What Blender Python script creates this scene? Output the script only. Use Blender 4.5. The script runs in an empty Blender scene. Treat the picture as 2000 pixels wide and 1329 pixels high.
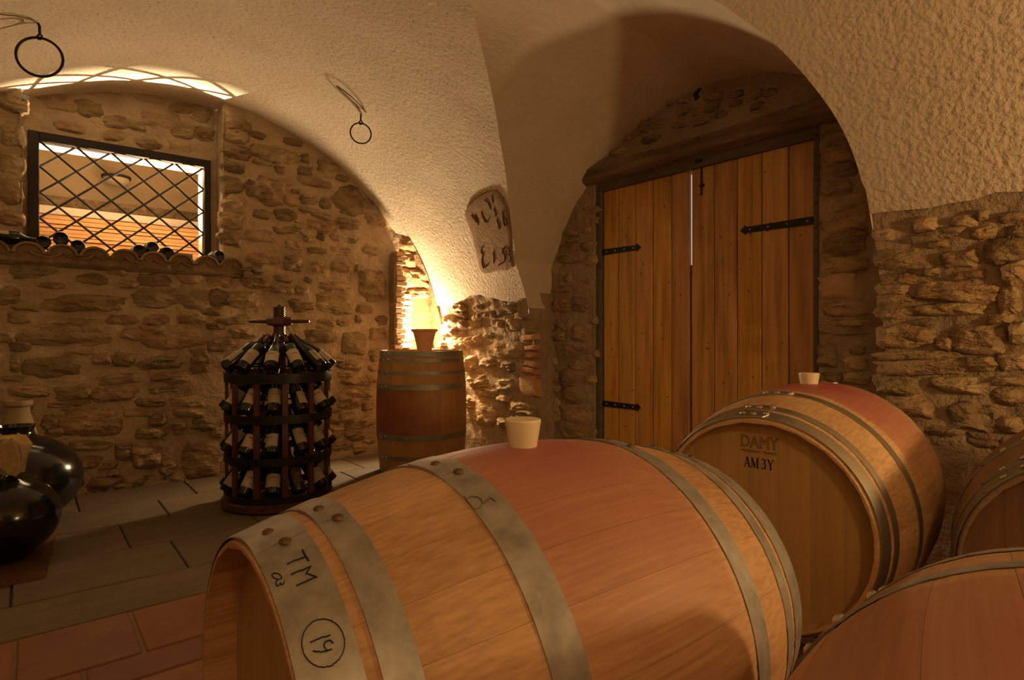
import bpy, math, random
import numpy as np
from mathutils import Vector, Matrix, noise
PI = math.pi; R_ = math.radians
random.seed(7)
S = bpy.context.scene
C = S.collection

# ------------------------------------------------------------------ camera
H, FPX, YH = 1.02, 1150.0, 655.0
FW = Vector((.635, .772, 0)).normalized(); RT = Vector((FW.y, -FW.x, 0)); CAM = Vector((0, 0, H))
cd = bpy.data.cameras.new('camera'); cam = bpy.data.objects.new('camera', cd); C.objects.link(cam)
cd.sensor_width = 36; cd.lens = 36 * FPX / 2000; cd.shift_y = (YH - 664.5) / 2000; cd.clip_start = .01
cam.matrix_world = Matrix(((RT.x, 0, -FW.x, 0), (RT.y, 0, -FW.y, 0), (0, 1, 0, H), (0, 0, 0, 1)))
S.camera = cam

# ------------------------------------------------------------------ world, lights, exposure
S.view_settings.view_transform = 'Standard'; S.view_settings.look = 'None'
S.view_settings.gamma = 1; S.view_settings.use_curve_mapping = False
S.view_settings.exposure = -0.12
w = bpy.data.worlds.new('world'); S.world = w; w.use_nodes = True
w.node_tree.nodes['Background'].inputs[0].default_value = (1, .9, .75, 1)
w.node_tree.nodes['Background'].inputs[1].default_value = 1.2
WARM = (1, .61, .255)

def lamp(name, loc, power, col=WARM, radius=.08, kind='POINT', aim=None, size=None, blend=.6):
    l = bpy.data.lights.new(name, kind); l.energy = power; l.color = col
    if kind == 'AREA':
        l.shape = 'DISK'; l.size = size
    else:
        l.shadow_soft_size = radius
    if kind == 'SPOT':
        l.spot_size = size; l.spot_blend = blend
    o = bpy.data.objects.new(name, l); o.location = loc
    if aim is not None:
        o.rotation_euler = (Vector(aim) - Vector(loc)).to_track_quat('-Z', 'Y').to_euler()
    C.objects.link(o); return o

# wall uplights of the cellar outside the picture, two added lights, and the two lamps whose glow it shows
lamp('wall_lamp_right', (2.12, -.95, 1.15), 64, radius=.07)
lamp('uplight_behind', (-.70, -1.2, 1.6), 38, radius=.22, kind='SPOT', aim=(-.2, -.6, 3), size=R_(178), blend=.5)
lamp('fill_spot_behind', (-.25, -1.25, 2.15), 44, radius=.12, kind='SPOT', aim=(1.15, .62, .65), size=R_(62), blend=.9)  # added spot without a fixture, brightens the barrels but not the vault
lamp('uplight_left', (-.95, 1.2, 1.45), 5, radius=.15, kind='SPOT', aim=(-.4, 1.6, 3), size=R_(160), blend=.6)
lamp('lamp_corner', (2.82, 4.588, 1.085), 150, col=(1, .73, .42), radius=.055)
lamp('lamp_window', (.90, 5.20, 1.60), 520, col=(1, .78, .5), radius=.007, kind='SPOT', aim=(.55, 4.72, 2.6), size=R_(124), blend=.2)
lamp('fill_passage', (1.62, 5.55, 1.72), 14, col=(1, .66, .34), radius=.05)  # added unseen light that brightens the orange boards

# ------------------------------------------------------------------ helpers
def link(o, parent=None):
    C.objects.link(o)
    if parent is not None: o.parent = parent
    return o

def tag(o, label=None, cat=None, group=None, kind=None):
    if label: o['label'] = label
    if cat: o['category'] = cat
    if group: o['group'] = group
    if kind: o['kind'] = kind
    return o

def empty(name, loc=(0, 0, 0), rot=(0, 0, 0), parent=None):
    o = bpy.data.objects.new(name, None); o.empty_display_size = .05
    o.location = loc; o.rotation_euler = rot
    return link(o, parent)

def copy_tree(o, parent=None):
    c = o.copy(); C.objects.link(c); c.parent = parent
    for ch in list(o.children): copy_tree(ch, c)
    return c

class MB:
    def __init__(s): s.v = []; s.f = []
    def add(s, vs, fs):
        n = len(s.v); s.v += [tuple(p) for p in vs]; s.f += [tuple(i + n for i in f) for f in fs]; return s
    def box(s, lo, hi, bev=0.0):
        x0, y0, z0 = lo; x1, y1, z1 = hi
        if bev <= 0:
            vs = [(x0, y0, z0), (x1, y0, z0), (x1, y1, z0), (x0, y1, z0), (x0, y0, z1), (x1, y0, z1), (x1, y1, z1), (x0, y1, z1)]
            return s.add(vs, [(3, 2, 1, 0), (4, 5, 6, 7), (0, 1, 5, 4), (1, 2, 6, 5), (2, 3, 7, 6), (3, 0, 4, 7)])
        vs = []; b = bev
        for sx, sy, sz in [(i, j, k) for k in (0, 1) for j in (0, 1) for i in (0, 1)]:
            X = (x0, x1)[sx]; Y = (y0, y1)[sy]; Z = (z0, z1)[sz]
            dx = b * (1 - 2 * sx); dy = b * (1 - 2 * sy); dz = b * (1 - 2 * sz)
            vs += [(X, Y + dy, Z + dz), (X + dx, Y, Z + dz), (X + dx, Y + dy, Z)]
        def i(sx, sy, sz, a): return (sz * 4 + sy * 2 + sx) * 3 + a
        fs = []
        for t in (0, 1):
            q = [i(t, 0, 0, 0), i(t, 1, 0, 0), i(t, 1, 1, 0), i(t, 0, 1, 0)]; fs.append(q if t else q[::-1])
            q = [i(0, t, 0, 1), i(0, t, 1, 1), i(1, t, 1, 1), i(1, t, 0, 1)]; fs.append(q if t else q[::-1])
            q = [i(0, 0, t, 2), i(1, 0, t, 2), i(1, 1, t, 2), i(0, 1, t, 2)]; fs.append(q if t else q[::-1])
        for a in (0, 1):
            for b2 in (0, 1):
                fs.append([i(a, b2, 0, 0), i(a, b2, 1, 0), i(a, b2, 1, 1), i(a, b2, 0, 1)])
                fs.append([i(a, 0, b2, 0), i(a, 1, b2, 0), i(a, 1, b2, 2), i(a, 0, b2, 2)])
                fs.append([i(0, a, b2, 1), i(1, a, b2, 1), i(1, a, b2, 2), i(0, a, b2, 2)])
        for k in range(8): fs.append((k * 3, k * 3 + 1, k * 3 + 2))
        return s.add(vs, fs)
    def tube(s, pts, r, n=8, closed=False, caps=True):
        pts = [Vector(p) for p in pts]; m = len(pts); vs = []; fs = []
        rs = r if isinstance(r, (list, tuple)) else [r] * m
        prev = None
        for k in range(m):
            if closed: t = pts[(k + 1) % m] - pts[k - 1]
            else: t = pts[min(k + 1, m - 1)] - pts[max(k - 1, 0)]
            t.normalize()
            if prev is None:
                a = Vector((0, 0, 1)) if abs(t.z) < .9 else Vector((1, 0, 0))
                u = t.cross(a).normalized()
            else:
                u = (prev - t * prev.dot(t)).normalized()
            prev = u; v = t.cross(u)
            for j in range(n):
                a = 2 * PI * j / n; vs.append(pts[k] + (u * math.cos(a) + v * math.sin(a)) * rs[k])
        for k in range(m if closed else m - 1):
            for j in range(n):
                a = k * n + j; b = k * n + (j + 1) % n; c = ((k + 1) % m) * n + (j + 1) % n; d = ((k + 1) % m) * n + j
                fs.append((a, b, c, d))
        if caps and not closed:
            fs.append(tuple(range(n))[::-1]); fs.append(tuple((m - 1) * n + j for j in range(n)))
        return s.add(vs, fs)
    def lathe(s, prof, n=32, axis='z', c=(0, 0, 0), a0=0, a1=2 * PI):
        full = abs(a1 - a0 - 2 * PI) < 1e-6; m = n if full else n + 1; vs = []; fs = []
        for r, h in prof:
            for j in range(m):
                a = a0 + (a1 - a0) * j / n
                p = (r * math.cos(a), r * math.sin(a), h) if axis == 'z' else (h, r * math.sin(a), r * math.cos(a))
                vs.append((p[0] + c[0], p[1] + c[1], p[2] + c[2]))
        for k in range(len(prof) - 1):
            for j in range(n):
                j2 = (j + 1) % m
                q = (k * m + j, k * m + j2, (k + 1) * m + j2, (k + 1) * m + j)
                fs.append(q if axis == 'z' else q[::-1])
        return s.add(vs, fs)
    def build(s, name, mat=None, parent=None, smooth=None, loc=None):
        me = bpy.data.meshes.new(name); me.from_pydata(s.v, [], s.f); me.validate()
        if mat:
            for m in (mat if isinstance(mat, list) else [mat]): me.materials.append(m)
        if smooth is not None:
            me.polygons.foreach_set('use_smooth', [True] * len(me.polygons))
            if smooth < 180: me.set_sharp_from_angle(angle=R_(smooth))
        me.update()
        o = bpy.data.objects.new(name, me)
        if loc is not None: o.location = loc
        return link(o, parent)

def nz(p, sc=1.0, oct=3): return noise.fractal(Vector(p) * sc, 1.0, 2.0, oct)

# ---- rays: a pixel of the 2000 x 1329 photograph to a point on a real surface
def ray(px, py): return FW + RT * ((px - 1000) / FPX) + Vector((0, 0, (YH - py) / FPX))
def on_y(px, py, Y): d = ray(px, py); return CAM + d * (Y / d.y)
def on_x(px, py, X): d = ray(px, py); return CAM + d * (X / d.x)
VX, VZ, VR = .88, .70, 2.05                       # axis and radius of the main vault (it runs along Y)
def on_vault(px, py, r=VR):
    d = ray(px, py); ox = -VX; oz = H - VZ
    a = d.x * d.x + d.z * d.z; b = 2 * (ox * d.x + oz * d.z); c = ox * ox + oz * oz - r * r
    return CAM + d * ((-b + math.sqrt(b * b - 4 * a * c)) / (2 * a))
def vault_x(z): return VX + math.sqrt(max(0, VR ** 2 - (max(z, VZ) - VZ) ** 2))

# ------------------------------------------------------------------ materials
def nt_mat(name):
    m = bpy.data.materials.new(name); m.use_nodes = True; t = m.node_tree
    return m, t, t.nodes, t.links, t.nodes['Principled BSDF']

def M(name, cols, scale=4, stretch=(1, 1, 1), rough=.8, bump=.0, bscale=30, bdist=.01, metal=0, rnd=.0, huernd=0,
      detail=6, vor=0, vscale=40, spec=.4, bstretch=None, coat=0, speck=0, emit=None):
    m, t, N, L, P = nt_mat(name)
    tc = N.new('ShaderNodeTexCoord'); oi = N.new('ShaderNodeObjectInfo')
    sc = N.new('ShaderNodeVectorMath'); sc.operation = 'SCALE'; sc.inputs[0].default_value = (37, 23, 51)
    L.new(oi.outputs['Random'], sc.inputs['Scale'])
    ad = N.new('ShaderNodeVectorMath'); L.new(tc.outputs['Object'], ad.inputs[0]); L.new(sc.outputs[0], ad.inputs[1])
    mp = N.new('ShaderNodeMapping'); mp.inputs['Scale'].default_value = stretch; L.new(ad.outputs[0], mp.inputs[0])
    n1 = N.new('ShaderNodeTexNoise'); n1.inputs['Scale'].default_value = scale; n1.inputs['Detail'].default_value = detail
    n1.inputs['Roughness'].default_value = .62
    L.new(mp.outputs[0], n1.inputs[0])
    cr = N.new('ShaderNodeValToRGB'); e = cr.color_ramp.elements
    k = len(cols)
    e[0].position = .28; e[0].color = (*cols[0], 1); e[1].position = .72; e[1].color = (*cols[-1], 1)
    for q in range(1, k - 1):
        x = e.new(.28 + .44 * q / (k - 1)); x.color = (*cols[q], 1)
    L.new(n1.outputs['Fac'], cr.inputs[0]); col = cr.outputs[0]
    if rnd or huernd:
        hs = N.new('ShaderNodeHueSaturation')
        def rr(inp, lo, hi, mul):
            mr = N.new('ShaderNodeMapRange'); mr.inputs[3].default_value = lo; mr.inputs[4].default_value = hi
            mu = N.new('ShaderNodeMath'); mu.operation = 'MULTIPLY'; mu.inputs[1].default_value = mul
            fr = N.new('ShaderNodeMath'); fr.operation = 'FRACT'
            L.new(oi.outputs['Random'], mu.inputs[0]); L.new(mu.outputs[0], fr.inputs[0]); L.new(fr.outputs[0], mr.inputs[0]); L.new(mr.outputs[0], hs.inputs[inp])
        rr('Value', 1 - rnd, 1 + rnd, 1)
        if huernd: rr('Hue', .5 - huernd, .5 + huernd, 7.31); rr('Saturation', 1 - huernd * 8, 1 + huernd * 4, 3.77)
        L.new(col, hs.inputs['Color']); col = hs.outputs[0]
    if speck:
        v2 = N.new('ShaderNodeTexNoise'); v2.inputs['Scale'].default_value = 75; v2.inputs['Detail'].default_value = 2
        L.new(tc.outputs['Object'], v2.inputs[0])
        r2 = N.new('ShaderNodeValToRGB'); r2.color_ramp.elements[0].position = .30; r2.color_ramp.elements[0].color = (1 - speck,) * 3 + (1,)
        r2.color_ramp.elements[1].position = .37
        L.new(v2.outputs['Fac'], r2.inputs[0])
        mx = N.new('ShaderNodeMix'); mx.data_type = 'RGBA'; mx.blend_type = 'MULTIPLY'; mx.inputs[0].default_value = 1
        L.new(col, mx.inputs[6]); L.new(r2.outputs[0], mx.inputs[7]); col = mx.outputs[2]
    L.new(col, P.inputs['Base Color'])
    P.inputs['Roughness'].default_value = rough; P.inputs['Metallic'].default_value = metal
    P.inputs['Specular IOR Level'].default_value = spec
    if coat: P.inputs['Coat Weight'].default_value = coat; P.inputs['Coat Roughness'].default_value = .08
    if bump:
        mp2 = N.new('ShaderNodeMapping'); mp2.inputs['Scale'].default_value = bstretch or stretch; L.new(ad.outputs[0], mp2.inputs[0])
        n2 = N.new('ShaderNodeTexNoise'); n2.inputs['Scale'].default_value = bscale; n2.inputs['Detail'].default_value = 5
        n2.inputs['Roughness'].default_value = .6; L.new(mp2.outputs[0], n2.inputs[0]); h = n2.outputs['Fac']
        if vor:
            vo = N.new('ShaderNodeTexVoronoi'); vo.inputs['Scale'].default_value = vscale; vo.feature = 'SMOOTH_F1'
            L.new(mp2.outputs[0], vo.inputs[0])
            mu = N.new('ShaderNodeMath'); mu.operation = 'MULTIPLY_ADD'; mu.inputs[1].default_value = -vor
            L.new(vo.outputs['Distance'], mu.inputs[0]); L.new(h, mu.inputs[2]); h = mu.outputs[0]
        b = N.new('ShaderNodeBump'); b.inputs['Strength'].default_value = bump; b.inputs['Distance'].default_value = bdist
        L.new(h, b.inputs['Height']); L.new(b.outputs[0], P.inputs['Normal'])
    if emit:
        P.inputs['Emission Color'].default_value = (*emit[0], 1); P.inputs['Emission Strength'].default_value = emit[1]
    return m

def oak(name, cols, stain=(.40, .135, .10), stain_amt=.85, rough=.55, seed=0.0):
    """stave oak, grain along local x, wine stained band between the bilge hoops and round the bung"""
    m, t, N, L, P = nt_mat(name)
    tc = N.new('ShaderNodeTexCoord'); oi = N.new('ShaderNodeObjectInfo')
    sc = N.new('ShaderNodeVectorMath'); sc.operation = 'SCALE'; sc.inputs[0].default_value = (37, 23, 51)
    L.new(oi.outputs['Random'], sc.inputs['Scale'])
    ad = N.new('ShaderNodeVectorMath'); L.new(tc.outputs['Object'], ad.inputs[0]); L.new(sc.outputs[0], ad.inputs[1])
    mp = N.new('ShaderNodeMapping'); mp.inputs['Scale'].default_value = (1.3, 90, 90); L.new(ad.outputs[0], mp.inputs[0])
    n1 = N.new('ShaderNodeTexNoise'); n1.inputs['Scale'].default_value = 1.6; n1.inputs['Detail'].default_value = 8; L.new(mp.outputs[0], n1.inputs[0])
    nb = N.new('ShaderNodeTexNoise'); nb.inputs['Scale'].default_value = 3.5; nb.inputs['Detail'].default_value = 4; L.new(tc.outputs['Object'], nb.inputs[0])
    av = N.new('ShaderNodeMath'); av.operation = 'MULTIPLY_ADD'; av.inputs[1].default_value = .5
    L.new(nb.outputs['Fac'], av.inputs[0])
    hf = N.new('ShaderNodeMath'); hf.operation = 'MULTIPLY'; hf.inputs[1].default_value = .5; L.new(n1.outputs['Fac'], hf.inputs[0]); L.new(hf.outputs[0], av.inputs[2])
    cr = N.new('ShaderNodeValToRGB'); e = cr.color_ramp.elements
    e[0].position = .39; e[0].color = (*cols[0], 1); e[1].position = .61; e[1].color = (*cols[1], 1)
    L.new(av.outputs[0], cr.inputs[0])
    hs = N.new('ShaderNodeHueSaturation'); mr = N.new('ShaderNodeMapRange'); mr.inputs[3].default_value = .90; mr.inputs[4].default_value = 1.08
    L.new(oi.outputs['Random'], mr.inputs[0]); L.new(mr.outputs[0], hs.inputs['Value']); L.new(cr.outputs[0], hs.inputs['Color'])
    sp = N.new('ShaderNodeSeparateXYZ'); L.new(tc.outputs['Object'], sp.inputs[0])
    def math_(op, a, b=None, c=None):
        n = N.new('ShaderNodeMath'); n.operation = op
        for i, q in enumerate((a, b, c)):
            if q is None: continue
            if isinstance(q, (int, float)): n.inputs[i].default_value = q
            else: L.new(q, n.inputs[i])
        return n.outputs[0]
    def mapr(x, a, b, c, d):
        n = N.new('ShaderNodeMapRange'); n.interpolation_type = 'SMOOTHSTEP'
        for i, q in enumerate((x, a, b, c, d)):
            if isinstance(q, (int, float)): n.inputs[i].default_value = q
            else: L.new(q, n.inputs[i])
        return n.outputs[0]
    n3 = N.new('ShaderNodeTexNoise'); n3.inputs['Scale'].default_value = 5 + seed; n3.inputs['Detail'].default_value = 5; L.new(tc.outputs['Object'], n3.inputs[0])
    ax = math_('ABSOLUTE', sp.outputs[0]); wob = math_('MULTIPLY_ADD', n3.outputs['Fac'], .05, -.025)
    band = mapr(math_('ADD', ax, wob), .205, .185, 0, 1)
    topn = mapr(math_('MULTIPLY_ADD', n3.outputs['Fac'], .30, sp.outputs[2]), .16, .52, .07, 1)
    dist = N.new('ShaderNodeVectorMath'); dist.operation = 'DISTANCE'; dist.inputs[1].default_value = (0, 0, .35); L.new(tc.outputs['Object'], dist.inputs[0])
    spot = mapr(math_('ADD', dist.outputs['Value'], math_('MULTIPLY', wob, 3)), .20, .03, 0, .9)
    mask = math_('MINIMUM', math_('ADD', math_('MULTIPLY', math_('MULTIPLY', band, topn), stain_amt * .75), math_('MULTIPLY', spot, stain_amt * .6)), 1)
    mx = N.new('ShaderNodeMix'); mx.data_type = 'RGBA'; L.new(mask, mx.inputs[0]); L.new(hs.outputs[0], mx.inputs[6]); mx.inputs[7].default_value = (*stain, 1)
    L.new(mx.outputs[2], P.inputs['Base Color']); P.inputs['Roughness'].default_value = rough; P.inputs['Specular IOR Level'].default_value = .35
    b = N.new('ShaderNodeBump'); b.inputs['Strength'].default_value = .25; b.inputs['Distance'].default_value = .002
    L.new(n1.outputs['Fac'], b.inputs['Height']); L.new(b.outputs[0], P.inputs['Normal'])
    return m

m_plaster = M('lime_plaster', [(.60, .50, .38), (.68, .58, .45), (.73, .64, .51)], scale=1.3, rough=.95, bump=.85, bscale=38, bdist=.009, speck=.5, spec=.15)
m_plaster_rough = M('rough_cast_plaster', [(.60, .50, .37), (.70, .60, .46)], scale=2.2, rough=.95, bump=1.0, bscale=36, bdist=.019, vor=.45, vscale=55, spec=.15)
m_plaster_lun = M('trowelled_plaster', [(.60, .50, .38), (.70, .60, .47)], scale=1.8, rough=.95, bump=.7, bscale=22, bdist=.008, bstretch=(1, 1, 2.2), spec=.15)
m_mortar = M('lime_mortar', [(.26, .185, .11), (.35, .255, .16), (.41, .31, .20)], scale=4.5, rough=.97, bump=1.0, bscale=17, bdist=.035, spec=.12)
m_mortar_lit = M('lightened_lime_mortar', [(.38, .275, .17), (.48, .36, .23), (.55, .425, .285)], scale=4.5, rough=.97, bump=1.0, bscale=17, bdist=.035, spec=.12)  # lighter copy of the mortar, stands in for light on the left wall
m_recess = M('dark_recess_masonry', [(.17, .095, .045), (.28, .17, .085)], scale=9, rough=.95, bump=1.0, bscale=25, bdist=.03, spec=.1)  # colour darkened so the corner lamp does not overexpose the recess
m_stone = M('rubble_stone', [(.22, .14, .068), (.39, .268, .142), (.53, .39, .225)], scale=5, stretch=(1, 1, 2.2), rough=.92, bump=1.0, bscale=15, bdist=.05, rnd=.26, huernd=.010, vor=.2, vscale=24, spec=.06)
m_brick = M('old_brick', [(.40, .17, .075), (.50, .25, .12)], scale=12, rough=.9, bump=.7, bscale=60, bdist=.006, rnd=.22, huernd=.015, spec=.2)
m_palebrick = M('pale_brick', [(.36, .22, .12), (.48, .32, .19)], scale=12, rough=.9, bump=.8, bscale=50, bdist=.008, rnd=.2, spec=.2)
m_slab = M('stone_slab', [(.125, .088, .048), (.17, .125, .072)], scale=5, stretch=(.7, 2, 1), rough=.75, bump=.3, bscale=40, bdist=.003, rnd=.12)
m_strip = M('travertine', [(.15, .105, .06), (.21, .155, .092)], scale=7, stretch=(.6, 3, 1), rough=.8, bump=.7, bscale=24, bstretch=(.5, 2.5, 1), bdist=.005)
m_cotto = M('cotto_tile', [(.25, .09, .028), (.33, .135, .048)], scale=6, rough=.6, bump=.3, bscale=50, bdist=.002, rnd=.16, huernd=.008)
m_grout = M('grout', [(.20, .145, .085), (.26, .195, .12)], scale=20, rough=.95)
m_joint = M('dark_joint', [(.06, .04, .025), (.09, .06, .04)], scale=20, rough=.95)
m_pine = M('pine_plank', [(.27, .115, .02), (.47, .235, .05), (.60, .33, .085)], scale=1.4, stretch=(18, 18, 1.0), rough=.5, bump=.25, bscale=3, bstretch=(40, 40, 1.2), bdist=.003, rnd=.12, huernd=.008)
m_knot = M('pine_knot', [(.19, .08, .02), (.27, .12, .03)], scale=40, rough=.5)
m_oldwood = M('weathered_beam', [(.07, .042, .022), (.18, .115, .06), (.28, .19, .105)], scale=2.0, stretch=(9, 1, 9), rough=.9, bump=.8, bscale=5, bstretch=(18, 1, 18), bdist=.012)
m_framewood = M('grey_frame_wood', [(.07, .05, .03), (.15, .11, .065)], scale=2.0, stretch=(14, 2, 14), rough=.85, bump=.4, bscale=6, bdist=.005)
m_darkframe = M('dark_window_wood', [(.012, .007, .004), (.026, .016, .01)], scale=4, stretch=(1, 8, 8), rough=.6, bump=.3, bscale=14, bdist=.004)
m_iron = M('wrought_iron', [(.016, .013, .011), (.045, .036, .028)], scale=25, rough=.5, metal=.7, bump=.3, bscale=80, bdist=.002)
m_ironbar = M('grille_iron', [(.03, .022, .016), (.06, .045, .032)], scale=25, rough=.45, metal=.5)
m_wire = M('rusty_wire_and_shadow', [(.12, .07, .035), (.20, .12, .06)], scale=25, rough=.7, metal=.3)
m_oak1 = oak('oak_front', ((.39, .215, .105), (.58, .35, .18)), stain=(.37, .13, .105), stain_amt=.85)
m_oak2 = oak('oak_second', ((.42, .25, .12), (.62, .40, .21)), stain=(.36, .09, .085), stain_amt=1.0, seed=1.3)
m_oak3 = oak('oak_near', ((.42, .23, .115), (.53, .31, .16)), stain=(.33, .125, .09), stain_amt=.7, seed=2.1)
m_oak4 = oak('oak_right', ((.22, .15, .095), (.31, .215, .135)), stain=(.22, .1, .08), stain_amt=.4, seed=.6)  # greyer weathered oak
m_oak5 = oak('oak_old', ((.34, .165, .058), (.46, .25, .095)), stain=(.24, .07, .028), stain_amt=1.3, seed=2.7)
m_head = M('oak_head', [(.38, .23, .085), (.50, .32, .13)], scale=1.5, stretch=(20, 20, 1), rough=.55, bump=.2, bscale=3, bstretch=(50, 50, 2), bdist=.002, rnd=.06)
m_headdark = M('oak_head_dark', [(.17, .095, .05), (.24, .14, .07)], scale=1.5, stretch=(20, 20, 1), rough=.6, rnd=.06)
m_galv = M('galvanised_hoop', [(.25, .235, .21), (.36, .34, .305), (.46, .44, .40)], scale=22, rough=.52, metal=.55, bump=.15, bscale=60, bdist=.001, detail=4)
m_steel = M('bright_hoop', [(.42, .39, .33), (.56, .52, .45)], scale=14, stretch=(8, 1, 1), rough=.34, metal=.9)
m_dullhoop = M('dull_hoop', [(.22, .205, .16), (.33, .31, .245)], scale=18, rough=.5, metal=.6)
m_rivet = M('rusty_rivet', [(.10, .055, .03), (.19, .11, .06)], scale=60, rough=.6, metal=.5)
m_rivet2 = M('steel_rivet', [(.45, .42, .36), (.6, .56, .5)], scale=60, rough=.3, metal=.9)
m_ink = M('marker_ink', [(.012, .01, .009), (.02, .017, .014)], rough=.6)
m_burn = M('burnt_lettering', [(.09, .035, .012), (.12, .05, .02)], rough=.8)
m_bung = M('silicone_bung', [(.72, .60, .40), (.76, .64, .44)], scale=6, rough=.42)
m_bung.node_tree.nodes['Principled BSDF'].inputs['Subsurface Weight'].default_value = .35
m_bung.node_tree.nodes['Principled BSDF'].inputs['Subsurface Radius'].default_value = (.03, .02, .01)
m_glass = M('dark_bottle_glass', [(.006, .006, .004), (.012, .011, .006)], rough=.12, spec=.55)
m_capsule = M('bottle_capsule', [(.05, .014, .012), (.09, .03, .022)], rough=.4, rnd=.6)
m_label = M('paper_label', [(.40, .33, .23), (.52, .44, .32)], scale=12, rough=.7, rnd=.32, huernd=.012)
m_labeldark = M('dark_paper_label', [(.055, .035, .022), (.09, .06, .035)], scale=12, rough=.6)
m_labelink = M('label_print', [(.20, .13, .08), (.30, .2, .12)], rough=.7)
m_rackwood = M('mahogany_rack', [(.060, .022, .012), (.105, .04, .02)], scale=3, stretch=(14, 14, 1.5), rough=.42)
m_rackband = M('black_band', [(.010, .009, .009), (.02, .018, .017)], scale=10, rough=.42, metal=.3)
m_jar = M('black_glaze', [(.007, .006, .005), (.014, .012, .009)], rough=.16, spec=.6)
m_burlap = M('burlap', [(.42, .30, .14), (.58, .43, .22)], scale=18, rough=.95, bump=.8, bscale=90, bdist=.006)
m_jug = M('beige_stoneware', [(.32, .23, .12), (.40, .29, .16)], scale=6, rough=.75)
m_mat = M('coir_mat', [(.10, .045, .02), (.20, .095, .04)], scale=60, rough=1, bump=1.0, bscale=160, bdist=.012)
m_terra = M('terracotta', [(.58, .31, .16), (.68, .40, .22)], scale=8, rough=.8, bump=.2, bscale=60, bdist=.002)
m_rooftile = M('weathered_roof_tile', [(.15, .095, .045), (.27, .175, .085), (.34, .23, .12)], scale=9, rough=.95, bump=.7, bscale=45, bdist=.006, rnd=.15)
m_plaque = M('carved_brown_plaster', [(.22, .135, .062), (.29, .18, .088), (.35, .225, .115)], scale=9, rough=.95, bump=.6, bscale=45, bdist=.008)
m_groove = M('carved_groove', [(.06, .03, .014), (.09, .05, .022)], rough=1)
m_passage = M('passage_plaster', [(.42, .31, .19), (.52, .40, .26)], scale=2.5, rough=.95, bump=.4, bscale=25, bdist=.008)
m_reveal = M('whitewashed_reveal', [(.66, .58, .46), (.74, .66, .54)], scale=5, rough=.95, bump=.5, bscale=30, bdist=.006)
m_board = M('orange_board', [(.52, .24, .085), (.66, .36, .15)], scale=2, stretch=(2, 20, 20), rough=.7, rnd=.22)
m_lampglass = M('milky_lamp_glass', [(.62, .5, .34), (.66, .54, .38)], rough=.3)
m_bulb = M('lamp_filament_glow', [(1, .8, .5), (1, .8, .5)], rough=.5, emit=((1, .7, .35), 60))
m_black = M('black_metal', [(.02, .018, .016), (.03, .027, .024)], rough=.5)
m_darkcrack = M('dark_splinter', [(.035, .02, .01), (.06, .035, .02)], scale=30, rough=.95)  # plain dark colour for the splinters and cracks
m_timber = M('rack_timber', [(.20, .12, .06), (.28, .17, .09)], scale=2, stretch=(2, 18, 18), rough=.8)

# ------------------------------------------------------------------ the setting: vaults
def chaikin(p, k=4):
    for _ in range(k):
        q = [p[0]]
        for a, b in zip(p[:-1], p[1:]): q += [(a[0] * .75 + b[0] * .25, a[1] * .75 + b[1] * .25), (a[0] * .25 + b[0] * .75, a[1] * .25 + b[1] * .75)]
        p = q + [p[-1]]
    return np.array(p)
ZT = 2.68                                        # top of the lunette vault
LEFT = chaikin([(1.2, 3.335), (1.5, 3.29), (1.80, 3.19), (2.02, 3.04), (2.29, 2.80), (2.52, 2.48), (2.63, 2.25), (ZT, 1.95)])
RIGHT = chaikin([(1.2, .965), (1.55, .96), (1.84, .99), (2.06, 1.07), (2.25, 1.19), (2.42, 1.365), (2.57, 1.57), (2.65, 1.76), (ZT, 1.95)])
def lun_l(z): return float(np.interp(z, LEFT[:, 0], LEFT[:, 1]))
def lun_r(z): return float(np.interp(z, RIGHT[:, 0], RIGHT[:, 1]))
YF, YB = -3.2, 4.72
def lun_w(z): return LR if z <= LZ else math.sqrt(max(0, LR ** 2 - (z - LZ) ** 2))
def plaster_edge(Y):
    b = 1.30 if Y > 2 else 1.54
    if Y > 2: b += .05 * math.exp(-((Y - 3.85) / .22) ** 2)
    return b + .035 * nz((Y * 3.1, 1.7, 0), 1, 4)
NX0, NX1 = -.03, 1.11                       # the window niche
vault = MB(); mats_idx = []
def vault_rows():
    rows = [('e', k / 4) for k in range(4)]
    rows += [('z', 1.66 + (ZT - 1.66) * math.sin(t)) for t in np.linspace(0, PI / 2, 30)]
    a0 = math.asin((ZT - VZ) / VR)
    rows += [('a', a) for a in np.linspace(a0, PI, 46)[1:]]
    return rows
rows = vault_rows()
def row_pt(row, Y):
    k, q = row
    if k == 'e':
        z = plaster_edge(Y) * (1 - q) + 1.66 * q
    elif k == 'z': z = q
    else:
        return Vector((VX + VR * math.cos(q), Y, VZ + VR * math.sin(q)))
    return Vector((vault_x(z), Y, z))
def row_z(row): return {'e': lambda q: 1.45, 'z': lambda q: q, 'a': lambda q: VZ + VR * math.sin(q)}[row[0]](row[1])
def vault_strip(side, ny):
    n0 = len(vault.v); vs = []; fs = []
    for row in rows:
        zz = row_z(row)
        p0 = row_pt(row, 2)
        if side == 'far':
            ymax = YB
            if row[0] != 'a' and zz < 1.93: ymax = 4.52
            if row[0] == 'a' and NX0 - .02 < p0.x < NX1 + .02: ymax = 4.93
            a, b = (1.95 if row[0] == 'a' else lun_l(zz)), ymax
        else: a, b = YF, (1.95 if row[0] == 'a' else lun_r(zz))
        for j in range(ny + 1):
            t = j / ny
            if side == 'near': t = t ** .8
            vs.append(row_pt(row, a + (b - a) * t))
    m = ny + 1
    for k in range(len(rows) - 1):
        for j in range(ny): fs.append((k * m + j, (k + 1) * m + j, (k + 1) * m + j + 1, k * m + j + 1))
    vault.add(vs, fs); return len(fs)
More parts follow.
